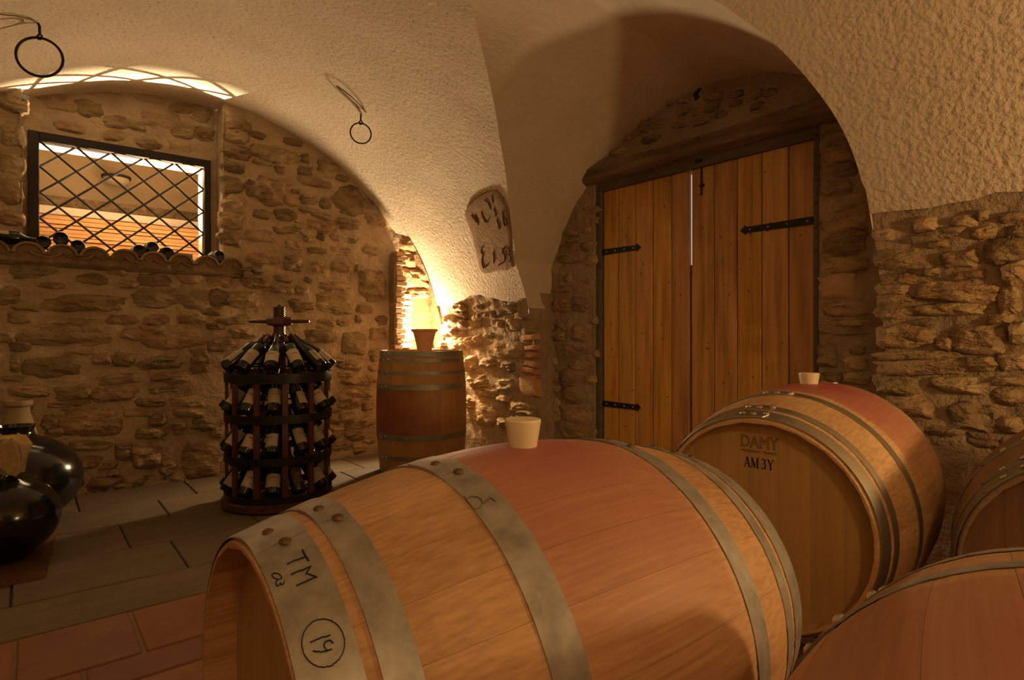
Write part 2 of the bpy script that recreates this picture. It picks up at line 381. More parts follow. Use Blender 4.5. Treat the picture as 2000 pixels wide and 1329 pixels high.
n_far = vault_strip('far', 40); n_near = vault_strip('near', 48)
mats_idx += [0] * n_far + [1] * n_near
# lunette vault over the door, running along X from the groin to the door wall
XB = 3.36
lun = []
for row in rows:
    if row[0] == 'a': break
    Y = lun_l(row_z(row)); lun.append((Y, row_pt(row, Y).z, 1))
for row in reversed(rows):
    if row[0] == 'a': continue
    Y = lun_r(row_z(row))
    if row[0] == 'z' and row[1] >= ZT - 1e-6: continue
    lun.append((Y, row_pt(row, Y).z, -1))
lun = [(lun[0][0], 1.22, 1)] + lun + [(lun[-1][0], 1.44, -1)]
vs = []; fs = []; nxs = 12
for (Y, z, sd) in lun:
    x0 = vault_x(z); hi = max(0, (z - 1.5) / (ZT - 1.5))
    for j in range(nxs + 1):
        t = j / nxs
        vs.append((x0 + (XB - x0) * t, Y + (.06 * t * (1 - hi) if sd > 0 else 0), z - .15 * t * hi ** 3))
for k in range(len(lun) - 1):
    for j in range(nxs): fs.append((k * (nxs + 1) + j, (k + 1) * (nxs + 1) + j, (k + 1) * (nxs + 1) + j + 1, k * (nxs + 1) + j + 1))
vault.add(vs, fs); mats_idx += [2] * len(fs)
ceiling = vault.build('ceiling', [m_plaster, m_plaster_rough, m_plaster_lun], None, smooth=32)
for i, p in enumerate(ceiling.data.polygons):
    if i < len(mats_idx): p.material_index = mats_idx[i]
# gentle hand made unevenness
for v in ceiling.data.vertices:
    n = Vector((VX - v.co.x, 0, VZ - v.co.z)).normalized()
    v.co += n * (.012 * nz(v.co, 1.7, 2))
tag(ceiling, 'cream plastered barrel vault with a lower vault cut in over the door', kind='structure')

# ------------------------------------------------------------------ stones
def stone_mesh(w, h, prot, ux, nrm, seed, strata=1.6, amp=.9, rings=8, seg=26, square=3.0):
    """irregular faced stone; ux runs along the wall, z is up, nrm points into the room"""
    rnd = random.Random(seed); vs = []; fs = []
    ph = rnd.uniform(0, 6.28); tilt = rnd.uniform(-.12, .12); off = Vector((rnd.uniform(0, 90), rnd.uniform(0, 90), rnd.uniform(0, 90)))
    ca, sa = math.cos(tilt), math.sin(tilt)
    rr = [1.12, 1.0, .93, .84, .70, .54, .36, .18]
    n_ = Vector(nrm); u_ = Vector(ux)
    lean = rnd.uniform(-.25, .25); lean2 = rnd.uniform(-.1, .35)
    def pt(r, a):
        e = 2.0 / square
        c, s = math.cos(a), math.sin(a)
        x = math.copysign(abs(c) ** e, c); y = math.copysign(abs(s) ** e, s)
        k = 1 + .26 * noise.noise(Vector((c * 1.3, s * 1.3, ph)) + off) + .16 * noise.noise(Vector((c * 3.4, s * 3.4, ph)) + off)
        x *= r * k * w / 2; y *= r * k * h / 2
        x, y = x * ca - y * sa, x * sa + y * ca
        q = Vector((x * 11, y * 11 * strata, 0)) + off
        d = noise.fractal(q, 1.0, 2.0, 4)
        lay = abs(noise.noise(Vector((x * 6, y * 42 * strata / 1.6, ph)) + off))
        hgt = prot * (1 - r ** 4) * (1 + lean * x / w * 2 - lean2 * y / h * 2) + prot * amp * (d * .9 - lay * .55) * (1 - r ** 9) + .004
        if r > 1.0: hgt = -.030
        return u_ * x + Vector((0, 0, y)) + n_ * hgt
    for r in rr[:rings]:
        for j in range(seg): vs.append(pt(r, 2 * PI * j / seg))
    vs.append(pt(0, 0)); k = rings
    for i in range(k - 1):
        for j in range(seg):
            j2 = (j + 1) % seg; fs.append((i * seg + j, i * seg + j2, (i + 1) * seg + j2, (i + 1) * seg + j))
    for j in range(seg): fs.append(((k - 1) * seg + j, (k - 1) * seg + (j + 1) % seg, k * seg))
    if u_.cross(Vector((0, 0, 1))).dot(n_) < 0: fs = [f[::-1] for f in fs]
    return vs, fs
stone_n = [0]
def put_stone(parent, loc, w, h, prot, ux, nrm, mat=None, square=3.0, name='stone', **k):
    stone_n[0] += 1
    vs, fs = stone_mesh(w, h, prot, ux, nrm, stone_n[0], square=square, **k)
    return MB().add(vs, fs).build(name, mat or m_stone, parent, smooth=38, loc=loc)

def stones_px(parent, lst, org, scale, surf, ux, nrm, prot=(.018, .04), grow=1.06, **k):
    """lst: (cx, cy, w, h) in a zoomed crop of the photograph with that origin and scale"""
    for (cx, cy, w_, h_) in lst:
        px, py, a, b = org[0] + cx / scale, org[1] + cy / scale, w_ / scale, h_ / scale
        p = surf(px, py)
        wu = (surf(px + a / 2, py) - surf(px - a / 2, py)).dot(Vector(ux)); hv = surf(px, py - b / 2).z - surf(px, py + b / 2).z
        put_stone(parent, p, abs(wu) * grow, abs(hv) * grow * 1.04, random.uniform(*prot) * (.7 + .6 * min(1, abs(hv) / .12)), ux, nrm, **k)

def wall_grid(mb, us, vs_, P, skip=None):
    n = len(vs_); V = [P(u, v) for u in us for v in vs_]; F = []
    for i in range(len(us) - 1):
        for j in range(n - 1):
            if skip and skip((us[i] + us[i + 1]) / 2, (vs_[j] + vs_[j + 1]) / 2): continue
            F.append((i * n + j, (i + 1) * n + j, (i + 1) * n + j + 1, i * n + j + 1))
    mb.add(V, F)
def steps(brk, d):
    out = []
    for a, b in zip(brk[:-1], brk[1:]):
        k = max(1, round((b - a) / d)); out += [a + (b - a) * i / k for i in range(k)]
    return out + [brk[-1]]

# ------------------------------------------------------------------ left wall with the window niche
YL, YN = 4.70, 4.90
WX0, WX1, WZ0, WZ1 = 0.0, 1.066, 1.50, 2.335      # outer edge of the window frame
ZN = 1.50
AX = 2.56                                          # where the left wall ends at the corner recess
lw = MB()
def mort(p, a=.016): return a * nz(p, 2.6, 4) + a * .75 * nz(p, 10, 3) - a * .2
wall_grid(lw, steps([-1.35, NX0, NX1, AX], .026), steps([-.02, ZN, 3.0], .026),
          lambda u, v: (u, YL + mort((u, 3, v)) - .05 * max(0, (.35 - v)) ** 1 * .5, v), lambda u, v: NX0 < u < NX1 and v > ZN)
wall_grid(lw, steps([NX0, WX0 + .02, WX1 - .02, NX1], .05), steps([ZN, WZ1 - .02, 3.0], .05),
          lambda u, v: (u, YN + mort((u, 7, v), .012), v), lambda u, v: WX0 + .01 < u < WX1 - .01 and v < WZ1 - .02)
for X in (NX0, NX1):
    wall_grid(lw, [YL - .01, YL + .06, YL + .13, YN + .03], steps([ZN - .03, 3.0], .08), lambda u, v, X=X: (X + .012 * nz((u, v, X), 5, 3), u, v))
wall_grid(lw, steps([NX0, NX1], .1), [YL - .01, YL + .1, YN + .45], lambda u, v: (u, v, ZN))
wall_grid(lw, [YL + .01, 4.85, 5.05], steps([-.02, 3.0], .1), lambda u, v: (AX + .01 * nz((u, v, 2), 5, 3), u, v))
wall_left = lw.build('wall_left', m_mortar_lit, None, smooth=180)
tag(wall_left, 'rubble stone wall with a recessed grille window', kind='structure')
LX = (1, 0, 0); LN = (0, -1, 0)
fl = lambda px, py: on_y(px, py, YL)
fn = lambda px, py: on_y(px, py, YN)
A_ = [(300, 220, 460, 150), (80, 460, 220, 160), (480, 370, 230, 50), (850, 310, 300, 100), (800, 540, 740, 150), (1190, 360, 200, 70), (1420, 320, 300, 110), (1430, 480, 400, 180),
      (1790, 480, 280, 210), (1760, 300, 230, 110), (620, 800, 800, 230), (1140, 690, 310, 90), (1450, 690, 230, 100), (1780, 670, 260, 110), (1230, 820, 230, 100), (1600, 850, 580, 200),
      (50, 840, 200, 120), (180, 940, 200, 90), (140, 1090, 110, 160), (490, 1130, 510, 180), (950, 1050, 170, 100), (1150, 1060, 210, 130), (1510, 1080, 410, 120), (1850, 1050, 200, 270),
      (720, 1000, 300, 55), (100, 1230, 240, 55), (1100, 1240, 390, 90), (1600, 1230, 340, 110), (170, 670, 220, 120), (240, 570, 260, 70), (1080, 240, 200, 70)]
stones_px(wall_left, A_, (0, 480), 4.7475, fl, LX, LN, prot=(.014, .03))
B_ = [(280, 200, 380, 110), (640, 215, 330, 120), (1010, 225, 400, 120), (600, 310, 380, 70), (1470, 185, 270, 60), (1360, 310, 250, 80), (1680, 330, 340, 200), (440, 470, 160, 140),
      (480, 570, 180, 70), (790, 470, 560, 250), (1240, 395, 280, 70), (1400, 455, 180, 100), (1340, 570, 270, 110), (1590, 520, 110, 110), (1830, 495, 260, 110), (1930, 570, 130, 90),
      (780, 690, 380, 80), (1100, 690, 150, 60), (1090, 765, 140, 110), (1290, 790, 250, 200), (760, 835, 260, 110), (960, 860, 180, 60), (1490, 890, 150, 120), (1790, 820, 330, 340),
      (960, 1030, 340, 140), (1330, 1020, 310, 130), (700, 1010, 110, 70), (1000, 925, 110, 50), (200, 330, 180, 90), (1570, 980, 140, 70)]
stones_px(wall_left, B_, (0, 720), 4.545, fl, LX, LN, prot=(.018, .036))
C_ = [(300, 215, 230, 110), (310, 320, 220, 100), (310, 470, 250, 115), (280, 600, 200, 100), (250, 770, 210, 140), (275, 920, 200, 125), (255, 1100, 220, 160), (245, 1265, 210, 120),
      (480, 300, 170, 60), (820, 370, 170, 65), (650, 490, 430, 140), (930, 525, 85, 105), (530, 560, 170, 55), (690, 625, 110, 75), (925, 640, 160, 85), (1150, 615, 240, 160), (600, 820, 300, 240),
      (800, 905, 150, 100), (430, 800, 110, 140), (1010, 740, 320, 90), (740, 740, 120, 50), (840, 825, 90, 40), (960, 905, 150, 85), (1120, 935, 100, 95), (1330, 925, 270, 240), (1520, 940, 120, 80),
      (520, 1040, 180, 85), (750, 1045, 200, 105), (970, 1005, 200, 55), (1080, 1052, 210, 50), (1090, 1145, 260, 110), (1320, 1135, 230, 110), (1580, 1100, 190, 100), (860, 1140, 80, 75),
      (740, 1185, 230, 75), (500, 1245, 290, 120), (960, 1250, 160, 110), (1065, 1235, 95, 100), (1200, 1255, 110, 65), (1330, 1265, 190, 85), (1490, 1230, 80, 60), (1270, 705, 130, 55), (1370, 820, 120, 85)]
stones_px(wall_left, C_, (400, 200), 4.7475, fl, LX, LN, prot=(.02, .042))
D_ = [(810, 185, 135, 85), (1040, 232, 190, 75), (1240, 242, 250, 85), (1530, 235, 150, 120), (540, 312, 310, 95), (490, 400, 105, 95), (820, 355, 170, 150), (1050, 380, 150, 125), (1270, 382, 200, 110),
      (1430, 402, 90, 65), (470, 522, 250, 120), (130, 522, 240, 120), (960, 512, 90, 55), (730, 500, 150, 65), (720, 600, 230, 65), (900, 605, 125, 95), (1210, 565, 280, 75), (1560, 560, 230, 260),
      (140, 680, 230, 140), (350, 690, 300, 140), (900, 745, 220, 115), (1190, 705, 330, 190), (250, 880, 320, 90), (1420, 872, 65, 70), (1110, 912, 200, 85), (1280, 902, 110, 60), (1640, 885, 110, 85),
      (1060, 1025, 300, 140), (1390, 1095, 215, 200), (1600, 1010, 150, 110), (150, 1105, 280, 120), (350, 1000, 260, 110), (1570, 1180, 95, 85), (100, 940, 210, 65), (1330, 1290, 190, 75), (1250, 800, 200, 60), (1480, 780, 160, 70), (60, 800, 220, 80)]
stones_px(wall_left, D_, (400, 440), 4.7475, fl, LX, LN, prot=(.02, .042))
E_ = [(610, 232, 85, 55), (620, 292, 85, 55), (612, 370, 85, 60), (280, 292, 125, 55), (430, 352, 150, 75), (350, 432, 160, 65), (480, 500, 290, 75), (430, 650, 230, 170), (560, 600, 100, 90),
      (370, 832, 150, 75), (265, 870, 110, 60), (560, 872, 150, 85), (440, 965, 170, 155), (280, 965, 120, 95), (570, 1030, 110, 95), (330, 1100, 190, 110), (480, 1130, 150, 70), (590, 480, 100, 60), (270, 740, 130, 90), (560, 720, 110, 90)]
stones_px(wall_left, E_, (600, 640), 4.745, fl, LX, LN, prot=(.02, .042))
F_ = [(50, 780, 130, 120), (60, 500, 140, 75), (45, 920, 120, 110), (55, 650, 105, 100), (55, 1050, 115, 75)]
stones_px(wall_left, F_, (0, 0), 2.4617, fl, LX, LN)
G_ = [(430, 525, 130, 80), (300, 505, 170, 55), (230, 465, 190, 45), (560, 585, 135, 65), (650, 605, 110, 55), (760, 565, 190, 90), (880, 625, 120, 75), (960, 545, 100, 75), (985, 645, 100, 65),
      (330, 612, 145, 45), (560, 655, 125, 55), (710, 695, 140, 55), (870, 705, 105, 40), (480, 445, 220, 40), (720, 470, 180, 50), (880, 520, 120, 45)]
stones_px(wall_left, G_, (0, 0), 2.4617, fn, LX, LN, prot=(.010, .02))

def rubble(parent, u0, u1, z0, z1, place):
    z = z0
    while z < z1:                                  # loose courses beyond the frame, like those in view
        hr = random.uniform(.10, .17); u = u0 + random.uniform(0, .1)
        while u < u1:
            wd = random.uniform(.12, .34)
            if u + wd < u1 + .05: place(u + wd / 2, z + hr / 2, wd * .86, hr * .76)
            u += wd
        z += hr
random.seed(31)
rubble(wall_left, -1.05, -.20, .06, 1.95, lambda u, z, a, b: (put_stone(wall_left, (u, YL, z), a, b, random.uniform(.02, .04), LX, LN) if (u - VX) ** 2 + max(0, z - VZ) ** 2 < 1.92 ** 2 and not (z > 1.42 and z < 1.62) else None))

# ------------------------------------------------------------------ right (door side) wall
rw = MB()
def rwall(u, v):
    x = vault_x(v) if v > VZ else vault_x(VZ)
    return (x + .022 + mort((2, u, v)), u, v)
JY0, JY1 = .965, 3.315                              # jambs of the door recess
wall_grid(rw, steps([YF, -.6], .2)[:-1] + steps([-.6, JY0], .026), steps([-.02, 1.75], .026), rwall)
wall_grid(rw, steps([JY1, 4.52], .026), steps([-.02, 1.75], .026), rwall)
wall_grid(rw, steps([0, 1], .2), steps([-.02, 1.60], .06), lambda u, v: (rwall(JY0, v)[0] * (1 - u) + 3.25 * u, JY0 + .006 * nz((u * 2, v, 5), 4, 3) * (u > 0), v))
wall_grid(rw, steps([0, 1], .2), steps([-.02, 1.34], .06), lambda u, v: (rwall(JY1, v)[0] * (1 - u) + 3.25 * u, JY1 + .006 * nz((u * 2, v, 9), 4, 3) * (u > 0), v))
wall_right = rw.build('wall_right', m_mortar, None, smooth=60)
tag(wall_right, 'rubble stone wall carrying the vault on both sides of the door recess', kind='structure')
RX = (0, -1, 0); RN = (-1, 0, 0)
def fr(px, py):
    x = 2.85
    for _ in range(6):
        p = on_x(px, py, x); x = vault_x(p.z) + .015
    return on_x(px, py, x)
Rm = [(650, 200, 125, 85), (850, 190, 125, 55), (960, 160, 55, 50), (1110, 172, 150, 50), (690, 272, 230, 55), (800, 238, 110, 40), (440, 262, 105, 60), (720, 312, 105, 40), (1085, 335, 220, 130),
      (500, 385, 235, 105), (840, 385, 190, 85), (880, 470, 170, 55), (510, 492, 170, 55), (690, 455, 75, 40), (1120, 462, 130, 110), (480, 545, 160, 60), (490, 600, 180, 60), (800, 555, 400, 100),
      (500, 655, 190, 80), (1090, 595, 100, 140), (780, 650, 360, 60), (540, 790, 270, 115), (920, 802, 310, 130), (1140, 772, 110, 110), (760, 830, 85, 55), (600, 890, 410, 38), (640, 950, 480, 75),
      (1120, 922, 150, 95), (950, 935, 170, 75), (500, 1042, 220, 105), (840, 1042, 330, 75), (1100, 1100, 190, 85), (580, 1162, 230, 125), (900, 1205, 250, 160), (740, 1282, 190, 55), (1095, 1250, 130, 75),
      (1090, 1020, 180, 50), (1050, 700, 130, 50), (640, 720, 120, 40), (960, 250, 120, 60), (1120, 250, 90, 70), (560, 1290, 180, 90), (460, 1260, 120, 80), (960, 1330, 200, 80), (1120, 1350, 150, 90)]
stones_px(wall_right, Rm, (1560, 360), 2.659, fr, RX, RN, prot=(.02, .042), square=3.4)
random.seed(33)
rubble(wall_right, -.55, .40, .75, 1.42, lambda u, z, a, b: put_stone(wall_right, (vault_x(z) + .015, u, z), a, b, random.uniform(.02, .04), RX, RN))
Lp = [(350, 245, 115, 55), (240, 185, 90, 40), (480, 205, 180, 70), (410, 322, 115, 55), (545, 320, 130, 110), (655, 345, 95, 120), (200, 322, 140, 75), (200, 472, 140, 85), (460, 542, 270, 140),
      (320, 662, 140, 75), (510, 692, 130, 85), (480, 845, 180, 95), (240, 822, 150, 115), (170, 662, 100, 120), (300, 1100, 190, 180), (460, 972, 110, 55), (590, 1045, 160, 85), (620, 262, 110, 50),
      (250, 262, 110, 55), (100, 322, 130, 90), (100, 242, 90, 65), (330, 422, 80, 45), (330, 920, 160, 90), (90, 480, 105, 85), (170, 1000, 90, 90), (660, 1120, 150, 90), (500, 1180, 170, 100)]
stones_px(wall_right, Lp, (880, 560), 4.431, fr, RX, RN, prot=(.018, .04))
Lq = [(640, 990, 190, 130), (650, 1100, 130, 115), (560, 1125, 90, 75), (630, 905, 140, 75), (690, 800, 110, 60)]
stones_px(wall_right, Lq, (740, 420), 4.43, fr, RX, RN, prot=(.02, .04))
for (cx, cy, w_, h_) in [(680, 442, 130, 48), (690, 530, 105, 46), (685, 597, 108, 50), (690, 667, 108, 50), (672, 730, 120, 48), (675, 870, 160, 165)]:
    px, py = 880 + cx / 4.431, 560 + cy / 4.431
    p = fr(px, py); wu = abs((fr(px + w_ / 8.86, py) - fr(px - w_ / 8.86, py)).y); hv = h_ / 4.431 * 4.4 / 1150
    put_stone(wall_right, p, wu, hv, .008, RX, RN, mat=m_brick, square=14, name='brick', amp=.3)

# ------------------------------------------------------------------ wall of the door recess
XD = 3.15
bw = MB()
DY0, DY1, DZ = 1.335, 2.895, 2.13
def bwall(u, v): return (XD + mort((4, u, v), .012) + .10 * max(0, v - 2.2), u, v)
wall_grid(bw, steps([.80, DY0, DY1, 3.55], .03), steps([-.02, DZ, 2.85], .03), bwall, lambda u, v: DY0 < u < DY1 and v < DZ)
for Y in (DY0, DY1):
    wall_grid(bw, [XD - .01, 3.2, 3.34], steps([-.02, DZ], .2), lambda u, v, Y=Y: (u, Y, v))
wall_grid(bw, [XD - .01, 3.2, 3.34], steps([DY0, DY1], .2), lambda u, v: (u, v, DZ))
wall_back = bw.build('wall_back', m_mortar, None, smooth=60)
tag(wall_back, 'stone wall of the arched recess round the plank door', kind='structure')
fb = lambda px, py: on_x(px, py, XD)
J_ = [(240, 100, 200, 75), (240, 190, 205, 115), (240, 312, 215, 105), (230, 422, 215, 75), (240, 652, 240, 75), (250, 722, 250, 38), (250, 768, 240, 36), (150, 892, 105, 115), (305, 862, 85, 40),
      (300, 932, 125, 75), (300, 1012, 140, 55), (180, 1010, 110, 70), (200, 20, 150, 80)]
stones_px(wall_back, J_, (1560, 360), 2.659, fb, RX, RN, prot=(.016, .03), square=4)
p = fb(1560 + 200 / 2.659, 360 + 532 / 2.659); put_stone(wall_back, p, .19, .135, .03, RX, RN, mat=m_palebrick, square=4, amp=.25)
J2 = [(1680, 440, 130, 75), (1690, 530, 140, 105), (1730, 620, 120, 70)]
stones_px(wall_back, J2, (1000, 100), 2.658, fb, RX, RN, square=4)
J3 = [(165, 165, 40, 25), (280, 207, 68, 42), (285, 257, 58, 32), (190, 302, 58, 56), (270, 302, 40, 38), (200, 347, 68, 30), (180, 388, 96, 46), (270, 377, 66, 46), (285, 447, 50, 48), (180, 442, 106, 40),
      (170, 532, 60, 40), (265, 556, 76, 32), (140, 597, 146, 38), (230, 662, 78, 78), (130, 672, 120, 60), (110, 802, 106, 90), (235, 797, 96, 86), (225, 922, 130, 105), (170, 1028, 66, 80), (92, 1042, 86, 100),
      (82, 947, 66, 56), (280, 1032, 56, 46), (200, 1112, 106, 66), (210, 1202, 150, 80), (100, 1182, 84, 100), (215, 1290, 150, 60), (300, 742, 30, 36), (308, 905, 28, 36), (125, 320, 60, 40), (110, 490, 60, 50), (90, 420, 50, 60)]
stones_px(wall_back, J3, (1040, 330), 2.506, fb, RX, RN, prot=(.012, .024))
K_ = [(800, 192, 145, 75), (1090, 222, 115, 56), (1090, 292, 105, 76), (1260, 202, 85, 56), (1250, 272, 96, 56), (1410, 202, 76, 56), (450, 522, 106, 40), (880, 330, 70, 50), (700, 212, 60, 56), (560, 300, 110, 70), (1400, 290, 90, 50), (980, 330, 90, 50), (700, 420, 120, 60), (600, 420, 80, 50)]
def fk(px, py):
    x = XD
    for _ in range(6): x = XD + .10 * max(0, on_x(px, py, x).z - 2.2)
    return on_x(px, py, x)
K_ += [(330, 500, 110, 60), (560, 470, 120, 60), (250, 600, 90, 50), (400, 620, 120, 50), (850, 420, 110, 50), (1150, 350, 110, 45), (1500, 190, 90, 45), (1000, 400, 120, 50), (640, 530, 120, 50), (800, 250, 90, 60), (880, 250, 60, 40)]
stones_px(wall_back, K_, (1100, 130), 3.704, fk, RX, RN, prot=(.030, .046))
# dark splintered hole at the head of the recess
for pts_, r in (([(610, 410), (640, 340), (668, 275), (685, 190), (705, 150)], [.004, .007, .008, .010, .012]), ([(705, 152), (740, 135), (775, 118)], [.012, .022, .016]), ([(975, 235), (960, 205), (1000, 150), (1030, 120)], [.02, .016, .008, .004]),
                ([(775, 118), (800, 105), (815, 118)], [.024, .03, .016]), ([(820, 80), (870, 45), (940, 28), (1010, 42)], [.004, .005, .005, .003])):
    MB().tube([fk(1100 + a / 3.704, 130 + b / 3.704) - Vector((.006, 0, 0)) for a, b in pts_], [q * .9 for q in r], 7).build('splinter', m_darkcrack, wall_back, smooth=180)

# ------------------------------------------------------------------ corner recess with its bricks
cw = MB()
cj = lambda p: Vector(p) + Vector((nz(p, 7, 3), nz((p[1], p[2], p[0]), 7, 3), 0)) * .02
wall_grid(cw, steps([2.50, 3.25], .05), steps([.0, 2.3], .05), lambda u, v: cj((u, 5.04 - .04 * (u > 2.85), v)))
wall_grid(cw, steps([4.50, 5.06], .05), steps([.0, 2.3], .05), lambda u, v: cj((3.06 - .10 * max(0, v - 1.2), u, v)))
wall_grid(cw, steps([2.30, 3.25], .06), steps([4.72, 5.08], .06), lambda u, v: (u, v, 2.12 - .35 * max(0, u - 2.5) + .03 * nz((u, v, 1), 6, 3)))
wall_grid(cw, [2.80, 3.12], steps([.0, 2.0], .1), lambda u, v: ((vault_x(v) - .004 if u < 3 else u), 4.515, v))
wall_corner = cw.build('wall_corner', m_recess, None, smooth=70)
tag(wall_corner, 'rough recess in the corner behind the standing barrel', kind='structure')
random.seed(3)
z = .86; k = 0
while z < 1.74:                                    # the ragged stack of thin bricks that ends the left wall
    h_ = random.uniform(.038, .05); d = random.uniform(-.02, .025)
    x1 = 2.555 + d - .03 * max(0, z - 1.35)
    MB().box((2.455 + random.uniform(0, .02), 4.572 + random.uniform(0, .015), z), (x1, 4.74, z + h_ - .007), .006).build('brick', m_palebrick, wall_corner, smooth=30)
    z += h_; k += 1
MB().box((2.462, 4.60, .84), (2.53, 4.74, 1.73)).box((2.456, 4.575, 0), (2.565, 4.74, .858)).build('brick_bed', m_mortar, wall_corner)
z = .9
while z < 1.42:                                    # pale brick pier at the back of the recess
    MB().box((2.66 + random.uniform(-.01, .01), 4.955, z), (2.84 + random.uniform(-.01, .01), 5.03, z + .048), .006).build('brick', m_palebrick, wall_corner, smooth=30)
    z += .058
for (px, py, w_, h_) in [(800, 470, 55, 40), (795, 505, 40, 30), (815, 545, 60, 35), (835, 520, 40, 60), (820, 575, 50, 22), (845, 560, 30, 50), (790, 545, 30, 40), (800, 440, 40, 30), (800, 655, 36, 30), (850, 660, 40, 30)]:
    p = on_y(px, py, 5.0); put_stone(wall_corner, p, w_ * 5.6 / 1150, h_ * 5.6 / 1150, .05, LX, LN, amp=.8)

# ------------------------------------------------------------------ walls behind the camera
b = MB(); wall_grid(b, steps([YF - .05, YB + .3], .25), steps([-.02, .75], .2), lambda u, v: (VX - VR + .01 + mort((u, v, 3)), u, v))
tag(b.build('wall_side', m_mortar, None, smooth=180), 'stone wall left of the camera', kind='structure')
b = MB(); wall_grid(b, steps([-1.3, 3.3], .25), steps([-.02, 2.9], .25), lambda u, v: (u, YF + .02 + mort((u, v, 8)), v))
tag(b.build('wall_front', m_mortar, None, smooth=180), 'stone wall behind the camera', kind='structure')

# ------------------------------------------------------------------ floor
fb_ = MB(); fb_.box((-1.35, -3.3, -.12), (3.4, 5.1, -.012))
floor = fb_.build('floor', m_joint); tag(floor, 'cellar floor of pale slabs and terracotta tiles', kind='structure')
def flat(name, x0, x1, y0, y1, mat, top=0.0, bev=.004):
    top += random.uniform(-.0012, .0012)
    return MB().box((x0, y0, -.02), (x1, y1, top), bev).build(name, mat, floor, smooth=30)
random.seed(11)
ylines = [2.90, 3.335, 3.79, 4.21, 4.66]
joints = {0: [-1.25, -.62, -.05, .547, 1.08, 1.72, 2.3, 2.88], 1: [-1.25, -.9, -.28, .38, .98, 1.55, 2.2, 2.88], 2: [-1.25, -.6, .0, .62, 1.2, 1.8, 2.4, 2.9], 3: [-1.25, -.4, .23, .843, 1.4, 2.0, 2.5, 2.9]}
for r in range(4):
    js = joints[r]
    for a, b in zip(js[:-1], js[1:]): flat('slab', a + .004, b - .004, ylines[r] + .003, ylines[r + 1] - .003, m_slab)
flat('kerb_strip', -1.3, 2.9, 2.585, 2.897, m_strip)
MB().box((-1.3, -3.2, -.03), (3.3, 2.582, -.006)).build('grout_bed', m_grout, floor)
trows = [2.578, 2.215, 2.055, 1.72, 1.385, 1.05, .715]
offs = [-.033, -.195, -.12, -.033, -.195, -.033]
for r in range(6):
    x = offs[r] - 4 * .325
    while x < 3.0:
        wd = .325
        if x > -1.35: flat('tile', x + .006, x + wd - .006, trows[r + 1] + .005, trows[r] - .005, m_cotto)
        x += wd
MB().box((-1.3, -3.2, -.02), (3.0, .70, -.001)).build('tile_field', m_cotto, floor)

# ------------------------------------------------------------------ door: frame, lintel, leaves
fr_ = empty('trim_1', (3.2, 2.115, 0)); tag(fr_, 'grey weathered door frame', kind='structure')
def inb(o_, mb_, name, mat, smooth=30):
    o = mb_.build(name, mat, o_, smooth=smooth); o.matrix_parent_inverse = Matrix.Translation(-o_.location); return o
inb(fr_, MB().box((3.165, 1.30, 2.048), (3.29, 2.92, 2.165), .006), 'head', m_framewood)
inb(fr_, MB().box((3.165, 1.315, 0), (3.29, 1.374, 2.065), .006), 'post', m_framewood)
inb(fr_, MB().box((3.165, 2.855, 0), (3.29, 2.905, 2.065), .006), 'post', m_framewood)
lb = MB(); V = []; F = []
ny = 40; prof = [(0.0, .085), (.0, .02), (.02, .0), (.13, -.015), (.2, -.02), (.2, .09)]
for j in range(ny + 1):
    Y = 1.20 + (3.0 - 1.20) * j / ny; e = math.sin(PI * min(1, max(0, j / ny * 8))) if 0 else 1
    for (a, c) in prof:
        q = .012 * nz((a * 8, Y * 1.3, c * 8), 2, 4)
        V.append((3.045 + a + q + .02 * (j / ny), Y, 2.115 + c + q * .8))
m_ = len(prof)
for j in range(ny):
    for k in range(m_): F.append((j * m_ + k, j * m_ + (k + 1) % m_, (j + 1) * m_ + (k + 1) % m_, (j + 1) * m_ + k))
F += [tuple(range(m_)), tuple(ny * m_ + k for k in range(m_))[::-1]]
lint = lb.add(V, F).build('trim_2', m_oldwood, None, smooth=50); tag(lint, 'old rough timber lintel over the plank door', kind='structure')
MB().lathe([(.0001, -.012), (.010, -.012), (.012, 0), (.010, .004), (.0001, .006)], 10).build('nail', m_rivet, lint, smooth=60, loc=(3.045, 1.98, 2.185))

